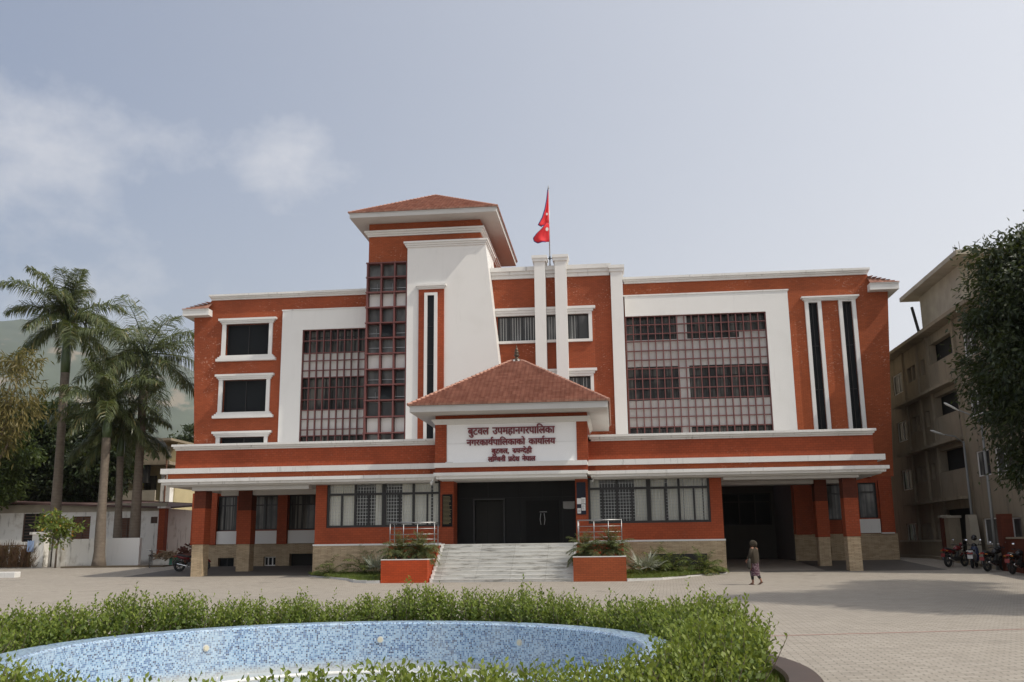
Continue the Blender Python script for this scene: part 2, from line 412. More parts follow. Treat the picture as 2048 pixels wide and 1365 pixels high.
wall_part(lambda mb: mb.quad((15.1, YM, 5), (15.1, 72, 5), (15.2, 72, 7), (15.74, 72, 15.4), (15.74, YM, 15.4), (15.2, YM, 7.0)), plain('low_bounce_plaster', (.30, .26, .20), .9, 0, .2, 1), 'end_wall')  # unseen end wall coloured grey to keep red bounce off the concrete block
# ground floor walls, left and right porch bays (behind the pillars)
GW_L = [(-23.45, -21.88, 2.58, 4.57), (-20.96, -19.38, 2.62, 4.57), (-18.76, -15.6, 2.6, 4.57)]
def f(mb):
    holed(mb, -24.5, -14.8, 1.8, 5.05, GW_L, YM+.02, YM+.3)
    mb.quad((-24.5, YM+.02, 1.8), (-24.5, 70, 1.8), (-24.5, 70, 5.05), (-24.5, YM+.02, 5.05))
    for a, b in ((-21.75, -21.08), (-19.36, -18.78), (-24.5, -23.0)): mb.box(a, b, YM-.22, YM+.02, 1.8, 4.75)
wall_part(f, M['red_smooth'])
GW_R = [(11.3, 12.6, 2.72, 4.62), (13.15, 14.12, 2.8, 4.69)]
def f(mb):
    holed(mb, 9.6, 14.95, 1.95, 5.05, GW_R, YM+.02, YM+.3)
    mb.quad((14.95, YM+.02, .3), (14.95, 70, .3), (14.95, 70, 5.05), (14.95, YM+.02, 5.05))
    for a, b in ((9.7, 10.5), (14.2, 14.8)): mb.box(a, b, YM-.18, YM+.02, 1.95, 4.8)
wall_part(f, M['red_smooth'])
wall_part(lambda mb: (mb.box(-23.55, -21.8, YM-.08, YM, 1.82, 2.56), mb.box(-21.04, -19.4, YM-.08, YM, 1.82, 2.56), mb.box(-18.74, -14.84, YM-.08, YM, 1.82, 2.56),
                      mb.box(12.2, 14.16, YM-.08, YM, 2.0, 2.74), mb.box(14.16, 14.84, YM-.2, YM, 1.96, 2.02)), M['white'], 'apron_panel')
BAY = 60.0
wall_part(lambda mb: (mb.box(5.05, 9.6, BAY, BAY+.2, .3, 5.0), mb.box(9.6, 9.75, YM+.3, BAY, .3, 5.0)), plain('shade_dark_plaster', (.10, .095, .085), .9), 'bay_wall')  # bay set back and coloured dark to stand for deep porch shade
def f(mb):
    holed(mb, -24.45, -14.84, .2, 1.82, [(-22.82, -21.87, .52, 1.06), (-20.12, -19.4, .58, 1.1), (-18.6, -15.0, .2, 1.25)], YM-.1, YM+.3)
    holed(mb, 9.6, 15.0, .2, 1.96, [(10.9, 11.5, .8, 1.3), (12.3, 12.9, .8, 1.3)], YM-.1, YM+.3)
    mb.quad((-24.45, YM-.1, .2), (-24.45, 70, .2), (-24.45, 70, 1.82), (-24.45, YM-.1, 1.82)); mb.quad((15.0, YM-.1, .2), (15.0, 70, .2), (15.0, 70, 1.96), (15.0, YM-.1, 1.96))
    mb.box(-24.45, -14.84, YM-.1, YM, 1.80, 1.83); mb.box(9.6, 15.0, YM-.1, YM, 1.95, 1.975)
wall_part(f, M['stone'], 'stone_base')
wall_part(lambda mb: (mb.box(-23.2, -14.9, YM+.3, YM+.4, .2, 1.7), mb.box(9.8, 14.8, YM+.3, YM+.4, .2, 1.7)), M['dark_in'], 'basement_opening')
# projecting ground floor rooms under the canopy
RL, RR = (-14.23, -8.52, 2.52, 4.73), (-1.30, 4.49, 2.55, 4.74)
def f(mb):
    holed(mb, -14.8, -8.45, 1.72, 4.80, [RL], 46.5, 46.75)
    mb.quad((-14.8, 46.5, .2), (-14.8, YM, .2), (-14.8, YM, 4.8), (-14.8, 46.5, 4.8))
    holed(mb, -1.33, 5.05, 1.74, 4.80, [RR], 46.5, 46.75)
    mb.quad((5.05, 46.5, .2), (5.05, YM, .2), (5.05, YM, 4.8), (5.05, 46.5, 4.8))
    mb.box(-8.45, -7.85, 46.42, 47.5, 1.66, 4.78); mb.box(-1.90, -1.33, 46.42, 47.5, 1.66, 4.78)
wall_part(f, M['red_smooth'])
wall_part(lambda mb: (mb.box(-14.86, -8.45, 46.42, 46.6, 1.655, 1.735), mb.box(-1.33, 5.11, 46.42, 46.6, 1.68, 1.76), mb.box(-14.86, -14.78, 46.6, YM-.1, 1.655, 1.735), mb.box(5.03, 5.11, 46.6, YM-.1, 1.68, 1.76)), M['white'], 'string_course')
wall_part(lambda mb: (mb.box(-14.84, -10.4, 46.44, 46.7, .1, 1.655), mb.box(.3, 5.09, 46.44, 46.7, .1, 1.68), mb.box(-14.84, -14.7, 46.7, YM-.1, .1, 1.655), mb.box(4.95, 5.09, 46.7, YM-.1, .1, 1.68)), M['stone'], 'stone_base')
wall_part(lambda mb: mb.box(1.5, 4.2, 46.38, 46.45, .55, 1.1), M['alu'], 'basement_vent')

# --- windows
def window(x0, x1, z0, z1, y, vx, hz, fw=.06, pane='pane', grid=None, clear=False, depth=.08, mat='alu', split=None):
    mb = MB()
    for a, b, c, d in ((x0, x1, z0, z0+fw), (x0, x1, z1-fw, z1)): mb.box(a, b, y, y+depth, c, d)
    for a, b in ((x0, x0+fw), (x1-fw, x1)): mb.box(a, b, y+.002, y+depth-.002, z0+fw, z1-fw)
    for v in vx: mb.box(v-fw/2, v+fw/2, y+.004, y+depth-.004, z0+fw, z1-fw)
    for h in hz: mb.box(x0+fw, x1-fw, y+.006, y+depth-.006, h-fw/2, h+fw/2)
    if split:
        for v, c, d in split: mb.box(v-fw*.4, v+fw*.4, y+.008, y+depth-.008, c, d)
    w = mb.build('window', M[mat], HALL)
    p = MB(); p.quad((x0, y+depth*.6, z0), (x1, y+depth*.6, z0), (x1, y+depth*.6, z1), (x0, y+depth*.6, z1)).build('pane', M['glass' if clear else pane], w)
    if grid:
        g = MB(); gy = y+depth*.45 if not clear else y+depth+.05; r = .009
        for a, b, c, d in grid:
            nx = int((b-a)/.14); nzz = int((d-c)/.15)
            for i in range(1, nx): X = a+(b-a)*i/nx; g.box(X-r, X+r, gy, gy+.012, c, d)
            for i in range(1, nzz): Z = c+(d-c)*i/nzz; g.box(a, b, gy+.014, gy+.024, Z-r, Z+r)
        g.build('grille', M['grille'], w)
    return w
for a, b, c, d in WIN_L: window(a, b, c, d, YM+.22, [(a+b)/2], [], .05, 'black')
def classic_surround(x0, x1, z0, z1, y):   # moulded white frame with stepped head and sill
    mb = MB()
    mb.box(x0-.24, x0, y-.10, y+.1, z0-.02, z1+.02); mb.box(x1, x1+.22, y-.10, y+.1, z0-.02, z1+.02)
    for i, (g, h0, h1) in enumerate(((.28, .0, .10), (.36, .10, .20), (.46, .20, .33))): mb.box(x0-g, x1+g, y-.14-.05*i, y+.1, z1+h0+.001*i, z1+h1)
    for i, (g, h0, h1) in enumerate(((.30, .0, .10), (.40, .10, .20), (.50, .20, .36))): mb.box(x0-g, x1+g, y-.14-.05*i, y+.1, z0-h1, z0-h0)
    mb.build('window_surround', M['white_trim'], HALL)
for a, b, c, d in WIN_L: classic_surround(a, b, c, d, YM)
for a, b, c, d in GW_L:
    n = max(1, round((b-a)/.85)); xs = [a+(b-a)*i/n for i in range(1, n)]
    window(a, b, c, d, YM+.1, xs, [d-.55], .07, 'pane')
window(5.6, 9.4, 2.6, 4.5, BAY-.1, [6.55, 7.5, 8.45], [4.0], .07, 'black')
for a, b, c, d in GW_R:
    n = max(1, round((b-a)/1.2)); window(a, b, c, d, YM+.1, [a+(b-a)*i/n for i in range(1, n)], [d-.5], .07, 'pane')
window(-22.82, -21.87, .52, 1.06, YM+.1, [-22.35], [], .05, 'black'); window(-20.12, -19.4, .58, 1.1, YM+.1, [-19.9, -19.65], [], .06, 'black', mat='white_trim')
window(10.9, 11.5, .8, 1.3, YM+.1, [11.1, 11.3], [], .05, 'black', mat='white_trim'); window(12.3, 12.9, .8, 1.3, YM+.1, [12.5, 12.7], [], .05, 'black', mat='white_trim')
# room windows: clear glass, white grille and drapes behind
def room(x0, x1, z0, z1, y, main, halves, tr):
    sp = [(h, z0+.08, tr-.03) for h in halves]
    w = window(x0, x1, z0, z1, y, main, [tr], .11, clear=True, grid=[(x0+.1, x1-.1, z0+.1, tr-.05), (x0+.1, x1-.1, tr+.05, z1-.08)], split=sp)
    cb = MB(); random.seed(int(abs(x0)*10)); x = x0
    while x < x1-.2:        # drapes drawn unevenly
        wd = random.uniform(.45, .95); n = int(wd/.035); yb = y+.26+random.uniform(0, .05)
        if random.random() < .80:
            pts = [(min(x1, x+i*.035), yb+.025*math.sin(i*1.5+random.uniform(-.3, .3))) for i in range(n+1)]
            for p, q in zip(pts, pts[1:]): cb.quad((p[0], p[1], z0), (q[0], q[1], z0), (q[0], q[1], z1-.06), (p[0], p[1], z1-.06))
        x += wd + random.choice((0, .02, .12))
    cb.build('curtain', M['curtain'], w, smooth=False)
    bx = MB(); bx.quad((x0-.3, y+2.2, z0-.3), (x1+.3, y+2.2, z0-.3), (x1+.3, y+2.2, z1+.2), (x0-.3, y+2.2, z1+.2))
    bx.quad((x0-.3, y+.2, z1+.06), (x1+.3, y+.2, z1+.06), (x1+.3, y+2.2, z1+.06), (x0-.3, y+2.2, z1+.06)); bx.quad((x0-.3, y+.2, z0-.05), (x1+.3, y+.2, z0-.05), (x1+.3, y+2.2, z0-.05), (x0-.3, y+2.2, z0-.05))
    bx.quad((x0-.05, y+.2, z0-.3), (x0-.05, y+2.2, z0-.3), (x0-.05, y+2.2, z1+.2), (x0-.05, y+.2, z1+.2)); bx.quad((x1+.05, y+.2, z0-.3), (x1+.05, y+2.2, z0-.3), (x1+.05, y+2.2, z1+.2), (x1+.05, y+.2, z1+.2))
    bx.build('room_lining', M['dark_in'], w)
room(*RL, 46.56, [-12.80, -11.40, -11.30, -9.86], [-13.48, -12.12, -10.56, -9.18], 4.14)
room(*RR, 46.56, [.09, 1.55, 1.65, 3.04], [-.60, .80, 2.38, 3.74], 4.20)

# --- parapet cornices of the wings
def cornice(segs, mat='white_trim', name='cornice'):
    mb = MB()
    for x0, x1, z0, z1, y, depth in segs:
        h = z1-z0
        mb.box(x0+.10, x1-.10, y-.10, y+depth, z0, z0+h*.34); mb.box(x0+.05, x1-.05, y-.18, y+depth, z0+h*.34+.001, z0+h*.62); mb.box(x0, x1, y-.26, y+depth, z0+h*.62+.001, z1)
    return mb.build(name, M[mat], HALL)
cornice([(-24.2, -13.95, 16.40, 16.72, YM, .5), (.84, 14.8, 16.42, 16.77, YM, .5)], 'white_worn')
# white picture frames round the gridded window walls
FY = 53.68
def frame_panel(mb, x0, x1, z1, ox0, ox1, oz1, zb=4.9):
    mb.box(x0, ox0, FY, YM+.002, zb, z1) if ox0 > x0 else None
    if x1 > ox1: mb.box(ox1, x1, FY, YM+.002, zb, z1)
    mb.box(max(x0, ox0), min(x1, ox1), FY, YM+.002, oz1, z1)
wall_part(lambda mb: (frame_panel(mb, -19.48, -13.92, 15.50, -18.21, -13.92, 14.30), frame_panel(mb, .93, 10.14, 15.58, .93, 8.86, 14.40)), M['white'], 'window_wall_frame')
wall_part(lambda mb: (mb.box(-19.52, -13.92, FY-.04, YM, 15.50, 15.57), mb.box(.85, 10.2, FY-.04, YM, 15.58, 15.66)), M['white_worn'], 'coping')
# spandrels and glazing behind the grids
def f(mb):
    for z0, z1 in ((11.42, 12.86), (8.0, 9.45)): mb.box(-18.21, -13.9, 53.98, YM+.2, z0, z1)
    for z0, z1 in ((11.47, 13.03), (7.97, 9.52)): mb.box(.92, 8.86, 53.98, YM+.2, z0, z1)
    mb.box(3.82, 4.42, 53.985, YM+.2, 5.0, 7.97); mb.box(3.82, 4.44, 53.985, YM+.2, 9.52, 11.47); mb.box(3.82, 4.42, 53.985, YM+.2, 13.03, 14.4)
    mb.box(7.34, 8.86, 53.982, YM+.19, 13.03, 13.37)
wall_part(f, M['white'], 'spandrel')
def strip(x0, x1, z0, z1, n, y=YM+.08):
    window(x0, x1, z0, z1, y, [x0+(x1-x0)*i/n for i in range(1, n)], [z1-(z1-z0)*.3], .06, 'pane')
for a, b, n in ((-18.2, -13.95, 5),):
    for z0, z1 in ((12.86, 14.3), (9.45, 11.42), (5.2, 8.0)): strip(a, b, z0, z1, n)
for z0, z1 in ((13.03, 14.4), (9.52, 11.47), (5.2, 7.97)):
    strip(.94, 3.82, z0, z1, 4); strip(4.43, 8.84, z0, z1, 6)
def sun_grid(x0, x1, n, zs, zb):
    g = MB(); y0, y1 = 53.73, 53.92
    for i in range(n+1):
        X = x0+(x1-x0)*i/n; g.box(X-.027, X+.027, y0, y1, zb, zs[0])
    for z in zs: g.box(x0, x1, y0+.012, y1-.012, z-.022, z+.022)
    g.build('sun_grid', M['frame_red'], HALL)
sun_grid(-18.19, -13.96, 10, [14.28, 13.62, 12.87, 12.41, 11.83, 11.40, 10.79, 10.08, 9.46, 8.93, 8.31, 7.95, 7.3, 6.7, 6.1], 5.6)
sun_grid(.95, 8.83, 19, [14.38, 13.88, 13.35, 12.92, 12.36, 11.83, 11.32, 10.74, 10.17, 9.57, 9.05, 8.54, 7.98, 7.4, 6.9], 5.6)
# tall slit windows on the right end
def slits():
    mb = MB()
    for a, b in ((11.09, 11.29), (11.80, 12.00), (12.95, 13.15), (13.68, 13.89)): mb.box(a, b, YM-.16, YM+.05, 5.0, 14.96)
    for a, b in ((11.29, 11.80), (13.15, 13.68)): mb.box(a, b, YM-.155, YM+.05, 14.88, 14.955)
    for i, (g, z0, z1) in enumerate(((.0, 14.962, 15.03), (.08, 15.031, 15.11), (.16, 15.111, 15.2))): mb.box(11.06-g, 13.92+g, YM-.2-.06*i, YM+.05, z0, z1)
    mb.build('window_surround', M['white_trim'], HALL)
slits()
for a, b, c, d in BAR_H: window(a, b, c, d, YM+.12, [(a+b)/2], [7.5, 9.9, 12.4], .03, 'black')
# corner eaves with tiles
for sx, xi, xo, xt in ((-1, -24.02, -25.66, -24.08), (1, 14.64, 16.22, 14.64)):
    mb = MB(); mb.box(xi, xo, 53.45, 72, 15.38, 15.72); mb.box(xi, xo+sx*.03, 53.40, 72, 15.721, 15.77); mb.build('corner_eave', M['white_trim'], HALL)
    mb = MB(); n = 7; ln = Vector((xo+sx*.03, 0, 15.78)); hi = Vector((xt, 0, 16.24))
    for i in range(n):
        p, q = ln.lerp(hi, i/n), ln.lerp(hi, (i+1)/n)
        mb.quad((p.x, 53.40, p.z+.03), (p.x, 72, p.z+.03), (q.x, 72, q.z), (q.x, 53.46 + .25*(i+1)/n, q.z), uv=[(0, i+.02), (18.6, i+.02), (18.6, i+.98), (0, i+.98)])
        k0, k1 = 53.38 + .6*i/n, 53.38 + .6*(i+1)/n
        mb.quad((p.x, k0, p.z+.03), (xi, k0, p.z+.03), (xi, k1, q.z), (q.x, k1, q.z), uv=[(0, i+.02), (1.6, i+.02), (1.6, i+.98), (0, i+.98)])
        mb.quad((p.x, k0, p.z-.01), (xi, k0, p.z-.01), (xi, k0, p.z+.03), (p.x, k0, p.z+.03), uv=[(0, i), (1.6, i), (1.6, i), (0, i)])
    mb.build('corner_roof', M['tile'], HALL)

# --- stair tower
def f(mb):
    mb.box(-13.9, -7.28, 52.3, 61.0, 17.8, 20.5); mb.box(-13.88, -7.0, 52.75, 61.0, 5.0, 17.8)
wall_part(f, M['red'], 'tower_wall')
def slab_x(z): return -6.95 + (18.62-z)*(.74/7.17)
wall_part(lambda mb: (mb.prism([(-11.52, 5.0), (slab_x(5.0), 5.0), (slab_x(18.62), 18.62), (-11.52, 18.62)], 52.0, 55.6),), M['white'], 'tower_slab')
def ring_cornice(mb, x0, x1, y0, y1, z0, z1, g):
    h = (z1-z0)/3
    for i in range(3): mb.box(x0-g*(i+1)/3, x1+g*(i+1)/3, y0-g*(i+1)/3, y1, z0+h*i+(.001 if i else 0), z0+h*(i+1))
def f(mb):
    ring_cornice(mb, -13.9, -7.28, 52.3, 61.0, 19.42, 19.75, .24); ring_cornice(mb, -11.52, -7.0, 52.0, 55.7, 18.58, 18.91, .2)
wall_part(f, M['white_trim'], 'cornice')
def f(mb):   # stair glazing: deep maroon mullions
    for x in (-13.90, -13.08, -12.29, -11.57): mb.box(x-.045, x+.045, 52.08, 52.62, 5.6, 17.80)
    for z in (17.77, 16.90, 16.0, 15.1, 14.18, 13.29, 12.38, 11.47, 10.57, 9.68, 8.75, 7.83, 6.9, 6.0): mb.box(-13.99, -11.53, 52.06, 52.60, z-.035, z+.035)
    for z in (17.77, 16.90, 16.0, 15.1, 14.18, 13.29, 12.38, 11.47, 10.57, 9.68, 8.75, 7.83, 6.9): mb.box(-13.96, -13.88, 52.4, 54, z-.03, z+.03)
    for y in (52.9, 53.5): mb.box(-13.95, -13.885, y-.03, y+.03, 5.6, 17.79)
gl = wall_part(f, M['frame_red'], 'stair_glazing')
MB().box(-13.86, -11.57, 52.5, 52.56, 5.6, 17.78).build('pane', M['pane_stair'], gl)
mb = MB()
for z0, z1 in ((15.14, 15.96), (11.52, 12.34), (7.9, 8.7)):
    for a, b in ((-13.83, -13.14), (-13.02, -12.35), (-12.23, -11.63)): mb.box(a, b, 52.42, 52.5, z0, z1)
mb.build('spandrel', M['white'], gl)
mb = MB()    # handrails and half landings seen through the glass
for z in (16.3, 13.6, 12.75, 10.9, 9.9): mb.box(-13.83, -11.62, 52.44, 52.5, z, z+.03); mb.box(-13.4, -13.385, 52.44, 52.5, z-.3, z+.3) if z > 12.8 or z < 10 else None; mb.box(-13.75, -12.2, 52.445, 52.5, z-.3, z-.28); mb.box(-12.5, -12.485, 52.44, 52.5, z-.3, z+.3) if z > 13 else None
mb.build('handrail', M['steel'], gl)
mb = MB()    # opened vents
for x, z in ((-13.04, 13.35), (-13.04, 9.72)): mb.quad((x, 52.45, z+.85), (x+.7, 52.45, z+.85), (x+.7, 52.1, z+.02), (x, 52.1, z+.02))
mb.build('vent_sash', M['black'], gl)
wall_part(lambda mb: mb.box(-10.82, -9.35, 51.9, 52.1, 5.0, 16.0), M['red_smooth'], 'slot_panel')
def f(mb):
    mb.box(-10.47, -10.29, 51.8, 52.0, 5.0, 15.78); mb.box(-9.90, -9.72, 51.8, 52.0, 5.0, 15.78); mb.box(-10.29, -9.90, 51.8, 52.0, 15.62, 15.778)
    for i, (g, z0, z1) in enumerate(((.0, 16.001, 16.08), (.05, 16.081, 16.17), (.11, 16.171, 16.29))): mb.box(-10.84-g, -9.33+g, 51.84-.06*i, 52.2, z0, z1)
wall_part(f, M['white_trim'], 'window_surround')
window(-10.29, -9.90, 5.0, 15.62, 51.84, [], [7.2, 9.4, 11.6, 13.8], .02, 'black', depth=.05)
# tower roof
mb = MB(); hip_roof(mb, -14.82, -6.13, 51.0, 62.2, 20.50, (-10.55, 55.4, 23.0), (-10.55, 57.8, 23.0), 22, .09)
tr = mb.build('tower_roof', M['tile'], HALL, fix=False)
mb = MB(); ridge_caps(mb, [((-14.82, 51, 20.52), (-10.55, 55.4, 23.02)), ((-6.13, 51, 20.52), (-10.55, 55.4, 23.02)), ((-10.55, 55.4, 23.02), (-10.55, 57.8, 23.02)), ((-6.13, 62.2, 20.52), (-10.55, 57.8, 23.02)), ((-14.82, 62.2, 20.52), (-10.55, 57.8, 23.02))], .06)
mb.build('ridge_tiles', M['tile'], tr)
def soffit_part(x0, x1, y0, y1, z0, z1, n='eave'):
    mb = MB(); mb.box(x0, x1, y0, y1, z0, z1-.05); mb.box(x0-.03, x1+.03, y0-.03, y1+.03, z1-.049, z1); mb.build(n, M['soffit'], HALL)
soffit_part(-14.76, -6.19, 51.06, 62.1, 20.22, 20.495)

# --- centre bay with the flag pylons
CW = [(-6.42, -1.17, 13.05, 14.53), (-4.15, -1.15, 9.4, 10.9)]
def f(mb):
    holed(mb, -7.0, .16, 5.0, 16.8, CW, 53.2, 53.45); mb.quad((-7.0, 53.2, 17.0), (.16, 53.2, 17.0), (.16, 66, 17.0), (-7.0, 66, 17.0))
    mb.quad((.16, 53.2, 16.0), (.16, 66, 16.0), (.16, 66, 17.4), (.16, 53.2, 17.4))
wall_part(f, M['red_up'])
cornice([(-7.0, .2, 16.76, 17.42, 53.2, .6)], 'white_worn')
window(-6.42, -1.17, 13.05, 14.53, 53.3, [-5.78, -4.98, -4.2, -3.58, -3.0, -2.33, -1.78], [], .06, 'pane_stair', grid=[(-6.4, -5.8, 13.1, 14.5), (-5.7, -4.98, 13.1, 14.5), (-4.98, -4.2, 13.1, 14.5), (-3.6, -3.0, 13.1, 14.5), (-2.3, -1.8, 13.1, 14.5)])
window(-4.15, -1.15, 9.4, 10.9, 53.3, [-3.3, -2.37, -1.76], [], .06, 'pane_stair', grid=[(-2.3, -1.76, 9.45, 10.85), (-1.74, -1.2, 9.45, 10.85)])
def f(mb):
    for z0, xa in ((14.53, -6.55), (10.9, -4.3)):
        for i, (g, a, b) in enumerate(((.0, .0, .14), (.08, .14, .28), (.2, .28, .43))): mb.box(xa-g*.3, -.97+g, 53.04-.05*i, 53.25, z0+a+.001*i, z0+b)
    mb.box(-1.17, -.97, 53.06, 53.3, 12.93, 14.53); mb.box(-6.45, -.97, 53.05, 53.3, 12.90, 13.05); mb.box(-1.15, -.97, 53.06, 53.3, 9.3, 10.9); mb.box(-4.2, -.97, 53.05, 53.3, 9.25, 9.4)
wall_part(f, M['white_trim'], 'window_surround')
for a, b in ((-4.2, -3.58), (-3.02, -2.36)):
    mb = MB(); mb.box(a, b, 52.62, 53.5, 5.0, 17.62); mb.box(a-.09, b+.09, 52.55, 53.56, 17.6, 17.78); mb.box(a-.14, b+.14, 52.50, 53.6, 17.781, 17.95); mb.build('pylon', M['white'], HALL)
mb = MB(); mb.box(.16, .84, 52.9, 54.2, 5.0, 17.1); mb.box(.1, .90, 52.84, 54.3, 16.9, 17.08); mb.box(.05, .96, 52.78, 54.3, 17.081, 17.27); mb.build('pilaster', M['white'], HALL)

# --- canopy over the ground floor
def canopy(x0, x1, tx0, tx1, cx0, cx1, fx0, fx1):
    c = MB(); c.box(tx0, tx1, 45.62, 53.9, 4.98, 6.40); s = c.build('canopy', M['red_smooth'], HALL)
    mb = MB()
    for i, (g, z0, z1) in enumerate(((.14, 6.401, 6.49), (.07, 6.491, 6.58), (.0, 6.581, 6.69))): mb.box(cx0+g, cx1-g, 45.56-.08*i, 53.9, z0, z1)
    mb.build('canopy_coping', M['white_worn'], s)
    mb = MB(); mb.box(x0, x1, 45.42, 53.9, 5.24, 5.50)
    mb.box(fx0, fx1, 45.36, 53.9, 4.82, 4.98); mb.box(fx0+.14, fx1-.14, 45.46, 53.9, 4.70, 4.819)
    mb.build('canopy_band', M['white_worn'], s)
    mb = MB(); mb.box(x0+.35, x1-.35, 45.54, 53.9, 4.97, 5.25); mb.build('canopy_stripe', M['red'], s)
    mb = MB(); mb.box(fx0+.3, fx1-.3, 45.7, 53.95, 4.62, 4.70)
    mb.build('soffit', M['soffit'], s)
canopy(-22.45, -8.5, -21.78, -8.46, -21.95, -8.5, -22.5, -8.5)
canopy(-1.25, 12.42, -1.2, 11.98, -1.2, 12.12, -1.25, 12.55)
mb = MB(); mb.box(-21.0, -15.0, 45.95, 46.5, 4.42, 4.615); mb.box(-21.0, -15.0, 49.6, 50.1, 4.36, 4.615); mb.box(5.1, 11.3, 45.95, 46.5, 4.48, 4.615); mb.box(5.1, 11.3, 49.6, 50.1, 4.44, 4.615); mb.build('soffit_beam', M['soffit'], HALL)
def pillar(x0, x1, y0, y1, zb):
    mb = MB(); mb.box(x0, x1, y0, y1, 1.8, 3.56); p = mb.build('pillar', M['red_smooth'], HALL)
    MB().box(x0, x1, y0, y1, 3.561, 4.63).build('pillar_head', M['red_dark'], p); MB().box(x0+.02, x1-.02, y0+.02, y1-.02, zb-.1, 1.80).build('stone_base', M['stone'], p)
pillar(-20.96, -20.36, 46.2, 46.95, .25); pillar(-20.0, -19.25, 49.5, 50.2, .36); pillar(10.58, 11.22, 46.2, 46.9, .25); pillar(9.95, 10.55, 49.5, 50.2, .36)

# --- entrance porch
PY = 44.72
def f(mb):
    mb.box(-8.46, -7.9, PY, 46.4, 5.43, 7.26); mb.box(-1.71, -1.2, PY, 46.4, 5.43, 7.26); mb.box(-8.46, -1.2, PY+.06, 52.0, 7.49, 7.96); mb.box(-8.44, -1.22, PY+.02, 46.4, 4.97, 5.21)
    mb.box(-8.46, -7.9, 46.4, 52.0, 5.43, 7.48); mb.box(-1.71, -1.2, 46.4, 52.0, 5.43, 7.48)
wall_part(f, M['red_smooth'], 'porch_wall')
def f(mb):
    mb.box(-8.5, -1.24, PY-.12, 46.4, 5.21, 5.43); mb.box(-8.5, -1.22, PY-.16, 47.6, 4.82, 4.97); mb.box(-8.4, -1.3, PY-.06, 47.6, 4.68, 4.819)
    for i, (g, z0, z1) in enumerate(((.02, 7.26, 7.34), (.08, 7.341, 7.42), (.15, 7.421, 7.50))): mb.box(-8.46-g, -1.2+g, PY-.06-.05*i, 50, z0, z1)
wall_part(f, M['white_trim'], 'porch_band')
sign = wall_part(lambda mb: mb.box(-7.9, -1.71, PY+.05, 46.3, 5.43, 7.26), plain('sign_board', (.88, .885, .89), .55, 0, .03), 'sign_board')
wall_part(lambda mb: (mb.box(-7.9, -1.71, PY+.03, PY+.06, 6.335, 6.345), mb.box(-7.92, -7.88, PY+.02, PY+.08, 5.44, 7.25), mb.box(-7.95, -7.6, PY-.02, PY+.1, 5.435, 5.48)), M['grille'], 'sign_trim')
TL = [(-6.87, -2.74, 6.75, 7.065), (-6.93, -2.72, 6.24, 6.505), (-5.74, -3.83, 5.84, 6.055), (-5.91, -3.67, 5.465, 5.67)]
